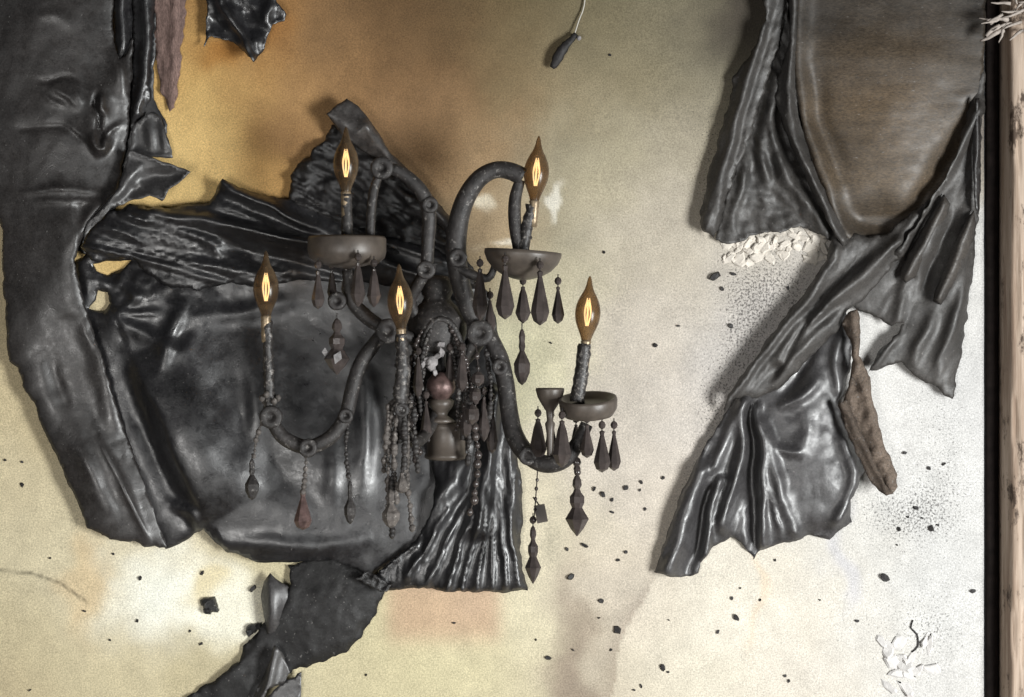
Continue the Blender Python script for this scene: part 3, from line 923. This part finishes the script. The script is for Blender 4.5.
sheet('right_lobe', [(984, 60), (984, 108), (980, 160), (978, 212), (974, 260), (968, 306), (960, 360), (953, 398), (944, 394), (938, 387), (924, 382), (912, 373), (902, 363), (896, 363), (886, 366), (867, 372), (880, 350),
                     (899, 332), (905, 322), (892, 325), (883, 322), (872, 314), (860, 312), (842, 300), (850, 276), (868, 262), (892, 252), (906, 240), (926, 210), (952, 166)],
      M['dull'], right, base=14,
      folds=[([(979, 110), (951, 164), (918, 216), (898, 250)], 14, 6, 8, 'gf'),
             ([(944, 205), (930, 240), (908, 278)], 16, 12, 11, 'g'), ([(974, 218), (958, 256), (938, 300)], 15, 9, 9, 'g'),
             ([(958, 205), (938, 250), (922, 300)], -9, 5, 5, 'g'), ([(934, 210), (912, 250), (892, 290)], -7, 5, 4, 'g'),
             ([(904, 285), (900, 310), (886, 350)], 6, 6, 5, 'g'), ([(966, 270), (950, 330), (936, 380)], 8, 6, 6, 'g'), ([(976, 250), (966, 330), (952, 390)], -7, 5, 6, 'g'),
             ([(936, 310), (922, 340), (912, 370)], 7, 6, 6, 'g'), ([(900, 334), (884, 352), (868, 371)], 6, 4, 4, 'g')],
      noise=[(0.6, 130, 5, 118, 'ridge'), (1.3, 3.2, 26, 26, 'fbm', (935, 262, 34, 40)), (0.3, 8, 8, 0, 'fbm')], edge=(-3, 5), seed=34, amp=1.6, spacing=2.4)
for ol, ax_ in [([(944, 194), (951, 204), (945, 226), (931, 256), (916, 277), (906, 283), (899, 276), (903, 262), (918, 236), (934, 208)], [(944, 200), (924, 244), (905, 278)]),
                ([(974, 210), (977, 226), (969, 256), (954, 287), (941, 305), (933, 301), (936, 286), (948, 256), (962, 226)], [(972, 216), (956, 260), (938, 302)])]:
    sheet('rolled_fold', ol, M['dull'], right, base=19, folds=[(ax_, 13, 10, 9, 'gf')], noise=[(.9, 4.5, 60, 118, 'fbm')], edge=(-8, 4), seed=38, amp=.6, spacing=2.2,
          tint=lambda x, y: np.stack([1.25 + 0 * x, 1.2 + 0 * x, 1.15 + 0 * x], 1))
sheet('narrow_ribbon', [(975, 98), (980, 98), (981, 190), (979, 215), (975, 205), (972, 150)], M['vinyl_soft'], right, base=22, folds=[([(977, 100), (977, 210)], 5, 3, 3, 'gf')], seed=35, amp=.6, spacing=2.2)

sheet('twisted_neck', [(834, 224), (850, 232), (868, 236), (886, 233), (908, 216), (930, 198), (905, 250), (884, 276), (862, 300), (846, 312), (838, 330), (812, 356), (784, 386), (756, 400), (734, 398), (720, 420), (730, 392), (750, 364), (782, 320), (806, 290), (826, 262)],
      M['dull'], right, base=19,
      folds=[([(838, 250), (812, 290), (770, 345), (728, 400)], 10, 5, 8, 'gf'), ([(900, 240), (862, 270), (820, 310), (780, 360)], 10, 6, 6, 'gf'),
             ([(870, 248), (838, 280), (800, 320)], -6, 5, 5, 'g'), ([(880, 262), (846, 292), (826, 306)], 8, 5, 5, 'g'), ([(838, 312), (806, 345), (768, 392)], 7, 6, 5, 'g'), ([(815, 308), (792, 346), (770, 380)], -8, 4, 4, 'g')],
      noise=[(1.5, 140, 5, 128, 'ridge'), (0.3, 8, 8, 0, 'fbm')], edge=(-5, 5), seed=36, amp=1.2, spacing=2.4)

sheet('lower_panel', [(846, 310), (822, 334), (796, 360), (762, 384), (736, 394), (718, 424), (708, 440), (694, 468), (681, 494), (665, 538), (654, 572), (668, 576), (681, 577), (698, 573), (700, 563), (714, 547), (731, 536), (741, 541), (755, 560),
                      (760, 550), (782, 544), (810, 535), (829, 539), (853, 522), (851, 516), (850, 500), (858, 484), (864, 471), (858, 456), (850, 440), (838, 406), (842, 396), (850, 372), (853, 350), (850, 326)],
      M['vinyl_grey'], right, base=9,
      bumps=[(818, 478, 50, 62, 0, 12), (815, 400, 30, 40, 20, 6)],
      folds=[([(744, 400), (730, 430), (714, 466)], 8, 6, 8, 'gf'), ([(746, 405), (738, 470), (722, 525)], 12, 8, 7, 'gf'), ([(750, 405), (753, 480), (755, 556)], -14, 5, 5, 'gf'),
             ([(756, 410), (764, 480), (762, 545)], 10, 5, 5, 'gf'), ([(764, 425), (780, 490), (796, 530)], 9, 7, 7, 'gf'), ([(768, 480), (776, 510), (780, 540)], 7, 3, 4, 'c'),
             ([(700, 470), (682, 525), (668, 572)], 12, 8, 8, 'gf'), ([(708, 490), (698, 535), (690, 572)], -10, 5, 5, 'gf'), ([(718, 480), (710, 520), (704, 556)], 9, 4, 4, 'gf'),
             ([(782, 500), (800, 530), (836, 528)], -6, 8, 6, 'g'), ([(846, 440), (856, 478), (838, 522)], 9, 5, 8, 'gf'),
             ([(736, 392), (700, 455), (660, 555)], 5, 5, 5, 'gf'),
             ([(775, 410), (800, 396), (822, 372)], 7, 6, 6, 'g'), ([(800, 400), (806, 436), (790, 455)], 4, 7, 7, 'g'), ([(845, 330), (836, 362), (838, 400)], 7, 6, 5, 'g'),
             ([(774, 446), (790, 452), (804, 450)], 6, 4, 5, 'g'), ([(816, 340), (800, 372), (778, 400)], -6, 5, 6, 'g')],
      noise=[(1.3, 34, 34, 0, 'fbm'), (1.3, 4, 40, 18, 'ridge', (725, 500, 45, 60)), (0.3, 8, 8, 0, 'fbm')], edge=(-4, 6), seed=37, amp=1.3, spacing=2.6,
      tint=lambda x, y: np.stack([1.2 + 0 * x, 1.2 + 0 * x, 1.23 + 0 * x], 1))

splint = thing('backing_splinter', 'rough brown splinter of scorched backing dangling against white plaster right of the knot', 'splinter', W(870, 400, 0))
sheet('splinter_face', [(842, 323), (848, 312), (858, 308), (860, 326), (859, 356), (870, 377), (873, 400), (884, 443), (897, 475), (898, 487), (892, 495), (883, 490), (873, 478), (864, 450), (850, 420), (842, 402), (848, 386), (853, 360), (850, 340)],
      M['brown'], splint, base=24, folds=[([(852, 314), (862, 380), (892, 488)], 6, 8, 7, 'gf')], noise=[(2.0, 8, 14, 20, 'fbm'), (1.0, 5, 5, 0, 'fbm')], edge=(-3, 4), seed=40, amp=.9, spacing=2.3, thick=3)
sheet('splinter_edge', [(838, 405), (846, 400), (858, 424), (872, 458), (884, 484), (894, 494), (886, 496), (872, 484), (858, 456), (846, 428)], M['brown'], splint, base=30, thick=3,
      folds=[([(842, 404), (866, 455), (888, 494)], 5, 4, 4, 'gf')], seed=41, amp=.8, spacing=2.3, tint=lambda x, y: np.stack([0.62 + 0 * x] * 3, 1))

# ------------------------------------------------------------------ the sconce
scn = thing('wall_sconce', 'sooty five armed crystal wall sconce with amber flame bulbs on the charred sheet', 'sconce', W(441, 460, 20))


def disc(px, py, d, r, parent, mat='iron', name='joint_disc'):
    prof = [(r * .55, 3), (r, 2.5), (r, -1.5), (r * .86, -3.2), (r * .55, -2.6), (r * .40, -2.2), (r * .30, 0.5), (r * .05, 0.7)]
    return obj(name, *lathe(prof, (px, py), d, 20, axis='y'), M[mat], parent)


def arm(path, rad, discs, name='arm'):
    a = obj(name, *tube(path, rad, 12, 3.0), M['iron'], scn)
    for (x, y, d, r) in discs:
        disc(x, y, d, r, a)
    return a


# centre: back plate, body, ball, barrel
obj('back_plate', *lathe([(26, 2), (30, 0), (30, -6), (24, -12), (12, -16), (1, -17)], (441, 392), 30, 28, axis='y', sx=.85), M['iron'], scn)
obj('bell', *lathe([(3, -26), (10, -25), (15, -20), (16, -10), (13, -4), (15, 0), (24, 8), (29, 18), (29, 30), (26, 40), (24, 48), (22, 48), (20, 30), (10, 20), (1, 18)], (437, 302), 66, 24), M['iron'], scn)
obj('stem', *tube([(440, 300, 62), (441, 390, 62), (443, 460, 60)], [6, 5, 7], 10), M['iron'], scn)
obj('copper_ball', *lathe([(2, -14), (8, -12), (13, -6), (14.5, 0), (13, 6), (8, 12), (3, 14)], (441, 386), 82, 20), M['copper'], scn, label='small copper red ball')
obj('cup', *lathe([(9, -8), (13, -5), (12, 0), (8, 5), (6, 9), (11, 12), (14, 15), (6, 17)], (441, 406), 76, 18), M['pan'], scn)
obj('barrel', *lathe([(12, -2), (20, 0), (20, 4), (19, 6), (19, 28), (21, 30), (21, 33), (16, 35), (4, 36)], (446, 424), 58, 24), M['pan'], scn)
ro = obj('rosette', *lathe([(1, -3), (4, -4), (6, -1), (6, 2), (2, 3)], (432, 362), 96, 8, axis='y'), M['ashwhite'], scn, label='pale ash covered rosette')
for k, (dx, dy, z) in enumerate([(9, -16, 11), (10, -8, 12), (5, -3, 10), (-5, 0, 12), (-9, 4, 9), (0, 7, 12), (3, 12, 8)]):
    obj('ash_flake', *flake_mesh(432 + dx, 360 + dy, z, 95 + k % 3, 700 + k, 1.5, 1.3 * k, .2), M['ashwhite'], ro, False)


def strand(path, r, gap=1.7, mat='crystal', jit=.3, seed=0, name='bead_strand', parent=None):
    r_ = random.Random(seed)
    sm = smooth_poly(path, False, r * gap)
    parts = []
    for q in sm:
        rr = r * (1 + jit * (r_.random() * 2 - 1))
        parts.append(bead(q[0] + r_.uniform(-.5, .5), q[1], q[2], rr, rr * 1.1, 6))
    parts.append(tube(path, .6, 4, 8))
    o = obj(name, *merge(*parts), M[mat], parent or scn, True)
    return o


# hanging crystals: (x, top, bottom, half width, depth, kind)
SPEAR = [(.02, 0), (.30, .03), (.26, .08), (.50, .22), (.72, .45), (1.0, .72), (.62, .90), (.05, 1.0)]
TEAR = [(.02, 0), (.34, .04), (.24, .12), (.46, .30), (.86, .62), (1.0, .76), (.70, .92), (.05, 1.0)]
SPADE = [(.02, 0), (.22, .04), (.36, .10), (.40, .18), (.24, .24), (.36, .30), (.62, .36), (.62, .46), (.44, .54), (.62, .60), (1.0, .72), (.55, .88), (.05, 1.0)]
LEAF = [(.02, 0), (.24, .05), (.40, .14), (.34, .24), (.42, .32), (.30, .40), (.55, .48), (1.0, .62), (.95, .78), (.5, .94), (.05, 1.0)]


def crystal(x, y0, y1, w, d, prof, mat='crystal', cap=True, name='crystal_drop', label=None, tilt=0.0):
    H = y1 - y0
    o = obj(name, *lathe([(r * w, z * H) for r, z in prof], (x, y0), d, 8, (0, tilt), sx=1.0), M[mat], scn, False, label)
    if cap:
        obj('bead', *bead(x, y0 - 5, d, 3.8, 4.2, 8), M[mat], o, False)
    obj('wire', *tube([(x, y0 - 12 if cap else y0 - 5, d), (x, y0 + 2, d)], .6, 5), M['iron'], o)
    return o


for k, (x0, y0, x1, y1, m) in enumerate([(424, 332, 408, 470, 'iron'), (430, 330, 415, 460, 'crystal'), (452, 330, 470, 440, 'iron'), (458, 336, 476, 430, 'crystal'), (428, 340, 426, 430, 'crackle'),
                                        (420, 330, 400, 440, 'iron'), (463, 345, 468, 462, 'iron'), (486, 350, 488, 430, 'iron'), (450, 340, 458, 420, 'crackle')]):
    strand([(x0, y0, 90 - k % 3 * 3), ((x0 + x1) / 2 + (-5 if x1 < x0 else 4), (y0 + y1) / 2, 93), (x1, y1, 84)], 2.7, 1.5, m, .45, 80 + k)
for a in [(418, 356, 396, 5.5, 100, SPEAR), (426, 400, 440, 6, 96, TEAR), (462, 352, 390, 6, 98, SPEAR), (466, 396, 436, 6, 92, TEAR), (484, 396, 440, 6, 88, SPEAR), (492, 402, 452, 6, 80, TEAR), (450, 352, 384, 5, 88, SPEAR)]:
    crystal(*a)
obj('arch_frame', *tube([(420, 440, 84), (419, 400, 88), (421, 350, 90), (430, 326, 92), (441, 319, 93), (453, 326, 92), (462, 350, 90), (465, 400, 88), (463, 440, 84)], 3.2, 8, 4, 1, .15, 3), M['iron'], scn)

# arms
a1 = arm([(440, 345, 62), (420, 322, 74), (410, 302, 84), (417, 286, 90), (426, 268, 94), (428, 240, 97), (429, 216, 99), (424, 196, 101), (412, 181, 102), (398, 171, 103), (384, 168, 104)],
         [6, 6, 6, 6, 6, 6.5, 7, 7, 6.5, 6, 5.5], [(382, 168, 112, 11), (430, 205, 106, 8), (426, 270, 104, 9)])
a2 = arm([(446, 380, 60), (476, 345, 72), (478, 330, 78), (467, 305, 84), (459, 276, 90), (456, 245, 95), (460, 215, 99), (468, 194, 102), (480, 178, 104), (495, 170, 105), (510, 171, 105), (523, 177, 105)],
         [7, 7, 8, 9, 9.5, 10, 9.5, 9, 8.5, 8, 8.5, 9], [(480, 333, 92, 13), (458, 258, 106, 9)])
a3 = arm([(446, 390, 60), (480, 333, 80), (497, 352, 84), (505, 380, 88), (509, 410, 92), (514, 434, 98), (526, 453, 105), (545, 464, 112), (564, 460, 118), (577, 444, 121), (587, 424, 122)],
         [7, 7, 8.5, 8.5, 8.5, 9, 9, 8.5, 8, 7, 6], [(500, 367, 98, 8), (528, 456, 114, 9)])
a4 = arm([(440, 350, 62), (410, 338, 84), (388, 331, 100), (372, 347, 106), (360, 365, 110), (352, 390, 114), (346, 415, 117), (332, 436, 119), (308, 447, 120), (284, 438, 121), (271, 420, 122)],
         [6, 6, 6, 7, 7, 7, 7, 7, 7, 7, 6], [(388, 331, 110, 12), (346, 416, 125, 7), (308, 448, 128, 9), (271, 417, 128, 11)])
a5 = arm([(441, 400, 62), (428, 430, 90), (415, 442, 118), (404, 430, 132), (402, 408, 134)], [6, 6, 6, 6, 6], [(402, 410, 141, 7)])
obj('link', *tube([(388, 331, 100), (368, 318, 101), (352, 300, 102), (347, 270, 104)], [6, 7, 6.5, 5], 10), M['iron'], scn)
obj('hook', *tube([(459, 246, 95), (452, 262, 96), (466, 272, 97), (488, 278, 100), (496, 262, 103)], [4, 5, 5, 4, 3], 8), M['iron'], scn)


def pan(px, py, d, prof, tilt=(0, 0)):
    return obj('drip_pan', *lathe(prof, (px, py), d, 32, tilt), M['pan'], scn)


PAN_DRUM = [(3, 2), (30, 2), (34, -1), (36, -2.5), (37.5, 0), (37.5, 12), (36, 18), (30, 23), (16, 26), (5, 28), (1, 29)]
PAN_BOWL = [(3, 4), (28, 3), (34, -1), (37, -1), (37, 3), (34, 10), (28, 17), (18, 23), (8, 26), (1, 27)]
PAN_CUT = [(3, 4), (20, 4), (25, -1), (27, -1.5), (28, 1), (27, 10), (23, 16), (12, 19), (1, 20)]
p1 = pan(347, 239, 106, PAN_DRUM)
p2 = pan(523, 252, 107, PAN_BOWL, (0, math.radians(4)))
p3 = pan(588, 399, 124, PAN_CUT, (math.radians(12), math.radians(-3)))
p4 = obj('funnel_cup', *lathe([(2, 3), (11, 1), (13.5, -1), (14, 1), (12, 8), (8, 15), (4, 21), (3, 30), (5, 33), (3.5, 42), (3, 60), (4, 74)], (550, 389), 110, 16), M['pan'], scn)

# candle sleeves and flame bulbs
BULB0 = [(3.8, 65), (4.6, 61), (6.2, 56), (9.6, 48), (11.6, 41), (12.1, 34), (11.0, 27), (8.2, 20), (4.9, 14), (3.0, 8.5), (1.9, 3), (0.5, 0)]
BULB = [tuple(q) for q in smooth_poly(BULB0, False, 1.2)]


def bulb(px, py, d, tilt=0.0):
    b = obj('bulb', *lathe(BULB, (px, py), d, 24, (0, tilt)), M['bulb'], scn, label='amber glass flame bulb')
    ca, sa = math.sin(tilt), math.cos(tilt)
    fx, fy = px - ca * 0, py
    def ax(t):            # point t px below the tip along the bulb
        return (px - math.sin(tilt) * t, py + math.cos(tilt) * t)
    parts = []
    for k in range(6):
        ph = k * math.pi / 3 + .4
        a, c = ax(22 + k % 3 * 2), ax(50)
        parts.append(tube([(a[0] + 1.0 * math.cos(ph), a[1], d + 1.0 * math.sin(ph)), ((a[0] + c[0]) / 2 + 3.6 * math.cos(ph), (a[1] + c[1]) / 2, d + 3.6 * math.sin(ph)), (c[0] + 1.2 * math.cos(ph), c[1], d + 1.2 * math.sin(ph))], .62, 5, 4))
    obj('filament', *merge(*parts), M['filament'], b)
    a = ax(64)
    obj('bulb_cap', *lathe([(4.2, 0), (5.2, 2), (4.4, 4), (5.2, 6), (4.4, 8), (5.0, 11), (4.2, 14), (4.6, 18), (4.0, 26)], a, d, 14, (0, tilt)), M['brass'], b)
    return b


bulb(346, 127, 104)
bulb(539, 136, 107, -0.07 * -1)
bulb(590, 276, 124, 0.06)
bulb(266, 251, 124)
bulb(399, 264, 136, -0.03)


def sleeve(pts, r, mat='iron', jit=.12, seed=0, n=10):
    return obj('candle_sleeve', *tube(pts, r, n, 3, 1.0, jit, seed), M[mat], scn)


sleeve([(347, 194, 104), (347, 215, 104), (347, 242, 104)], [5, 5, 6.5], 'iron', .1, 1)
sleeve([(532, 205, 107), (527, 228, 107), (522, 256, 107)], [5.5, 5.5, 6.5], 'crackle', .22, 2)
sleeve([(585, 344, 124), (582, 370, 124), (577, 402, 124)], [6.5, 6.5, 7], 'crackle', .12, 3)
sleeve([(267, 320, 124), (268, 350, 124), (269, 380, 124), (270, 410, 122)], [4.6, 5.2, 5, 5.6], 'crackle', .22, 4)
sleeve([(401, 334, 136), (403, 360, 136), (401, 385, 136), (400, 412, 136)], [5, 6.5, 7, 8], 'crackle', .22, 5)
obj('support_rod', *tube([(380, 172, 106), (374, 190, 106), (371, 215, 106), (370, 242, 106)], [4, 4.5, 4.5, 4.5], 8), M['iron'], scn)
obj('support_rod', *tube([(520, 180, 105), (515, 200, 105), (515, 225, 106), (519, 254, 107)], [5, 6, 6, 5], 8), M['iron'], scn)
# ring of ash crust on the left candle
obj('ash_ring', *merge(*[bead(270 + 8 * math.cos(k), 398 + 4 * math.sin(k * 2.1), 126 + 6 * math.sin(k), 3.2, 3.6) for k in range(7)]), M['crust'], scn, label='pale ash crusted ring')

# hanging crystals
for a in [(318, 270, 307, 6.5, 130, TEAR), (332, 270, 300, 5, 96, SPEAR), (358, 262, 304, 7.5, 146, SPEAR), (374, 268, 305, 7, 136, SPEAR), (346, 268, 296, 5, 84, SPEAR),
          (480, 268, 318, 8, 118, SPEAR), (505, 264, 316, 9.5, 144, TEAR), (523, 286, 322, 8, 92, SPEAR), (540, 270, 322, 9.5, 144, TEAR), (558, 286, 322, 6.5, 108, TEAR),
          (538, 418, 459, 9, 112, SPEAR), (551, 420, 452, 6, 90, SPEAR), (562, 420, 465, 9.5, 142, SPEAR), (587, 424, 456, 7, 134, TEAR), (576, 424, 452, 6, 104, SPEAR),
          (602, 430, 470, 8.5, 138, TEAR), (614, 430, 469, 7, 112, TEAR), (490, 300, 334, 6, 86, SPEAR)]:
    crystal(*a)
crystal(522, 328, 383, 8.5, 88, LEAF, 'crystal', False, 'pendant')
crystal(577, 474, 533, 12, 118, SPADE, 'crystal', True, 'pendant')
crystal(533, 525, 582, 8.5, 70, SPADE, 'crystal', True, 'pendant')
pd = crystal(337, 318, 372, 13, 112, SPADE, 'crystal', False, 'pendant')
disc(337, 301, 113, 9, pd, 'iron', 'rosette')
obj('facet', *lathe([(.4, -6), (6, 0), (.4, 7)], (338, 357), 122, 4, (0, .4)), M['crystal_clear'], pd, False, label='clean bright facet')
obj('facet', *lathe([(.4, -4), (4, 0), (.4, 4)], (325, 352), 116, 4), M['crystal_clear'], pd, False, label='clean bright facet')
obj('hanging_tag', *merge(lathe([(.5, -9), (7.5, -9), (7.5, 8), (.5, 8)], (541, 514), 72, 4, (0, -.2)), tube([(533, 497, 72), (540, 506, 72)], .8, 5)), M['pan'], scn, False)
strand([(538, 458, 100), (537, 480, 92), (534, 520, 72)], 2.2, 4.5, 'crystal', .3, 61)
strand([(577, 450, 120), (577, 462, 119), (577, 472, 118)], 4.0, 1.8, 'crystal', .2, 62)

# strands of beads
strand([(428, 320, 88), (416, 345, 92), (411, 380, 94), (412, 420, 92), (420, 452, 84)], 2.6, 1.7, 'crystal', .3, 1)
strand([(434, 322, 92), (424, 348, 96), (420, 380, 98), (420, 410, 95), (428, 440, 86)], 2.4, 1.7, 'iron', .3, 2)
strand([(448, 322, 92), (460, 348, 94), (466, 378, 94), (464, 410, 90), (456, 430, 82)], 2.6, 1.7, 'crystal', .3, 3)
strand([(476, 344, 92), (478, 368, 94), (477, 392, 94), (474, 420, 92), (478, 455, 86), (474, 500, 78), (470, 512, 76)], 3.6, 2.4, 'crystal', .4, 4)
for x, y0, y1, w in [(478, 371, 386, 6.5), (475, 388, 403, 6), (472, 404, 424, 7.5)]:
    crystal(x, y0, y1, w, 100, [(.1, 0), (.9, .25), (1, .5), (.9, .75), (.1, 1)], 'crystal', False, 'bead_drop')
for k, (x0, x1, y1, m) in enumerate([(392, 388, 515, 'crust'), (398, 396, 500, 'crust'), (404, 403, 490, 'iron'), (408, 412, 528, 'crust'), (388, 384, 470, 'crust'), (414, 418, 470, 'iron'), (400, 392, 535, 'iron'), (410, 405, 470, 'crust')]):
    strand([(x0, 404 + 3 * k % 9, 132 + (k % 3) * 4), ((x0 + x1) / 2 + rnd.uniform(-4, 4), (404 + y1) / 2, 130 + (k % 3) * 4), (x1, y1, 122 + (k % 4) * 4)], 2.9, 1.45, m, .45, 20 + k)
crystal(391, 488, 526, 9, 132, LEAF, 'crust', False, 'crystal_drop', 'ash crusted crystal')
crystal(402, 472, 492, 7, 138, TEAR, 'crust', False, 'crystal_drop', 'ash crusted crystal')
strand([(261, 424, 124), (256, 440, 123), (254, 456, 122)], 2.2, 1.9, 'crust', .4, 40)
crystal(252, 458, 498, 7, 120, LEAF, 'iron', False, 'crystal_drop')
strand([(306, 456, 124), (305, 475, 123), (303, 492, 122)], 2.6, 2.0, 'crust', .35, 41)
crystal(303, 492, 528, 9, 121, TEAR, 'copper', False, 'crystal_drop', 'reddish brown crystal drop')
strand([(348, 424, 120), (346, 450, 118), (349, 480, 116)], 2.2, 1.9, 'iron', .4, 42)
crystal(350, 480, 522, 6, 114, LEAF, 'iron', False, 'crystal_drop')

# ------------------------------------------------------------------ loose bits
FL = {
    'soot flecks below the sconce': ('tiny black soot fleck stuck to the pale wall below the sconce', [(571, 577, 9), (601, 601, 7), (599, 618, 4), (617, 630, 11), (548, 658, 9), (641, 686, 5), (634, 690, 5), (573, 650, 4), (611, 650, 4), (618, 560, 6), (626, 552, 6), (567, 549, 6), (454, 623, 5), (366, 675, 4), (536, 640, 4), (645, 509, 5)]),
    'soot flecks right of the hanging crystals': ('tiny grey black soot fleck on the wall right of the crystals', [(603, 495, 9), (594, 489, 7), (612, 500, 6), (626, 488, 8), (641, 482, 6), (612, 512, 6), (663, 478, 7), (640, 490, 4), (607, 468, 4)]),
    'soot flecks on the lower right plaster': ('tiny black soot fleck on the white plaster below right wallcovering', [(732, 598, 6), (736, 618, 10), (718, 632, 7), (663, 667, 10), (668, 672, 5), (789, 681, 5), (785, 676, 4), (857, 621, 6), (669, 620, 3), (760, 600, 4), (775, 560, 4), (820, 600, 3), (740, 588, 3)]),
    'soot flecks beside the casing': ('tiny black soot fleck on the white plaster near the casing', [(899, 529, 6), (916, 508, 7), (931, 529, 9), (905, 453, 6), (944, 464, 6), (929, 468, 6), (973, 591, 7), (922, 518, 4), (908, 517, 4), (938, 525, 4), (897, 545, 4)]),
    'soot flecks on the cream wall at lower left': ('tiny black soot fleck on the cream wall at lower left', [(22, 485, 6), (140, 578, 6), (202, 573, 7), (137, 621, 5), (84, 611, 5), (201, 644, 6), (30, 690, 5), (50, 558, 4), (190, 631, 4), (113, 554, 4), (110, 640, 4), (22, 462, 4), (5, 460, 4)]),
    'soot flecks in mid wall': ('tiny black soot fleck on the bare wall between both wallcoverings', [(655, 345, 7), (604, 252, 5), (733, 274, 8), (722, 289, 6), (731, 326, 7), (678, 326, 5), (788, 288, 6), (750, 260, 5), (738, 244, 6), (551, 343, 4), (610, 55, 4)]),
}
s_i = 100
for grp, (lab, lst) in FL.items():
    where = lab[lab.index(' on the ') + 4:] if ' on the ' in lab else lab[lab.index('stuck to') + 9:]
    own, left_over = {}, list(range(len(lst)))
    for word, key in (('largest', lambda q: -q[2]), ('leftmost', lambda q: q[0]), ('rightmost', lambda q: -q[0]), ('highest', lambda q: q[1]), ('lowest', lambda q: -q[1])):
        best = min(range(len(lst)), key=lambda i: key(lst[i]))
        if best in left_over:
            left_over.remove(best)
            own[best] = word + ' of the small black soot flecks on ' + where
    for i_, (x, y, s) in enumerate(lst):
        s_i += 1
        o = obj('soot_fleck', *flake_mesh(x, y, s * .88, .3, s_i, rnd.uniform(1, 1.9), rnd.uniform(0, 3.1)), M['soot'], None, False)
        tag(o, own.get(i_, 'small soot fleck in the midst of those on ' + where), 'soot', grp)
tag(obj('charred_crumb', *merge(*[flake_mesh(210 + dx, 606 + dy, s, 1 + k, 300 + k) for k, (dx, dy, s) in enumerate([(0, 0, 20), (-4, -4, 11), (5, 3, 10), (-3, 5, 9)])]), M['char'], None, False), 'black charred crumb stuck in the middle of the bleached white patch', 'crumb')
tag(obj('charred_crumb', *merge(*[flake_mesh(252 + dx, 629 + dy, s, 1 + k, 320 + k) for k, (dx, dy, s) in enumerate([(0, 0, 13), (6, -3, 9), (-3, 4, 8)])]), M['char'], None, False), 'small charred crumb at the left edge of the matt black lower flap', 'crumb')
tag(obj('charred_sliver', *flake_mesh(246, 651, 24, .5, 331, 4.5, 1.95, .12), M['soot'], None, False), 'thin black charred sliver lying slanted left of the matt black lower flap', 'sliver')
tag(obj('charred_sliver', *flake_mesh(253, 588, 11, .5, 332, 2.0, 2.2), M['soot'], None, False), 'short charred sliver beside the grey curled lip of the lower flap', 'sliver')
tag(obj('soot_clot', *flake_mesh(714, 277, 14, .4, 333, 1.5, 2.7), M['soot'], None, False), 'larger ragged soot clot on the speckled wall left of the twisted neck', 'soot')
tag(obj('soot_clot', *flake_mesh(885, 578, 12, .4, 334, 1.3, .2), M['soot'], None, False), 'larger dark soot clot alone on the white plaster at lower right', 'soot')
tag(obj('soot_sliver', *flake_mesh(584, 545, 10, .4, 335, 2.6, .5), M['soot'], None, False), 'thin dark sliver on the wall just below the lowest spade pendant', 'sliver')

# curled flake hanging from a thread at the top
hf = thing('hanging_flake', 'curled black flake dangling from a thread on the upper bare wall', 'flake', W(565, 50, 4))
obj('flake', *tube([(576, 34, 6), (570, 41, 8), (562, 50, 9), (557, 60, 8), (552, 68, 7)], [2.5, 3.5, 5, 5, 2.5], 8, 3, .6, .15, 5), M['soot'], hf)
obj('thread', *tube([(586, -20, 2), (584, 6, 3), (579, 20, 4), (574, 36, 6)], .8, 5), M['thread'], hf, label='pale thread')
obj('ash_tip', *bead(579, 38, 7, 2.6), M['ashwhite'], hf)

# torn plaster edge under the crumpled backing, flaking patch at bottom right
for k in range(70):
    x = rnd.uniform(724, 828)
    y = rnd.uniform(229, 260) - 6 * math.exp(-((x - 790) / 22) ** 2) + 4
    obj('plaster_flake', *flake_mesh(x, y, rnd.uniform(7, 20), .3 + rnd.random() * 1.6, 400 + k, rnd.uniform(1.1, 2.6), rnd.uniform(0, 3), .05), M['plaster'], wall, False)
for k in range(15):
    x, y = rnd.gauss(912, 13), rnd.gauss(664, 16)
    obj('plaster_flake', *flake_mesh(x, y, rnd.uniform(12, 26), .2 + rnd.random() * .6, 500 + k, rnd.uniform(1.2, 2.6), rnd.uniform(0, 3), .05), M['white_plaster'], wall, False)
for k, (x, y, s, a) in enumerate([(882, 642, 24, 1.1), (886, 652, 16, 1.3), (926, 640, 18, 2.0), (908, 676, 18, .6)]):
    obj('plaster_flake', *flake_mesh(x, y, s, .3, 560 + k, 2.4, a, .08), M['white_plaster'], wall, False)
crk = [(913, 620, 1), (911, 628, 1.2), (917, 634, 1.2), (918, 646, 1), (912, 652, 1)]
obj('plaster_crack', *tube(crk, .8, 5), M['soot'], wall)

# tuft of ashy fibres hooked over the top of the casing
tf = thing('fibre_tuft', 'frayed tuft of pale ashy fibres caught on the casing at the top right corner', 'tuft', W(1005, 22, 30))
r_ = random.Random(3)
for k in range(34):
    x0, y0 = r_.uniform(1000, 1045), r_.uniform(-30, 32)
    L = r_.uniform(12, 34)
    a = r_.uniform(2.2, 4.2)
    pts = [(x0, y0, 34 + r_.random() * 8)]
    for j in range(3):
        a += r_.uniform(-.6, .6)
        q = pts[-1]
        pts.append((q[0] + L / 3 * math.cos(a), q[1] - L / 3 * math.sin(a) * .6, q[2] + r_.uniform(-2, 4)))
    obj('fibre', *tube(pts, [1.8, 1.6, 1.3, .6], 5, 6), M['fibre'], tf)
for k, pts in enumerate([[(1004, 30, 36), (996, 33, 36), (988, 38, 34), (980, 41, 30)], [(1000, 26, 36), (992, 30, 36), (986, 36, 35)], [(1008, 20, 38), (998, 18, 38), (990, 24, 36)]]):
    obj('fibre', *tube(pts, [2.6, 2.2, 1.8, 1], 6, 4), M['fibre'], tf)
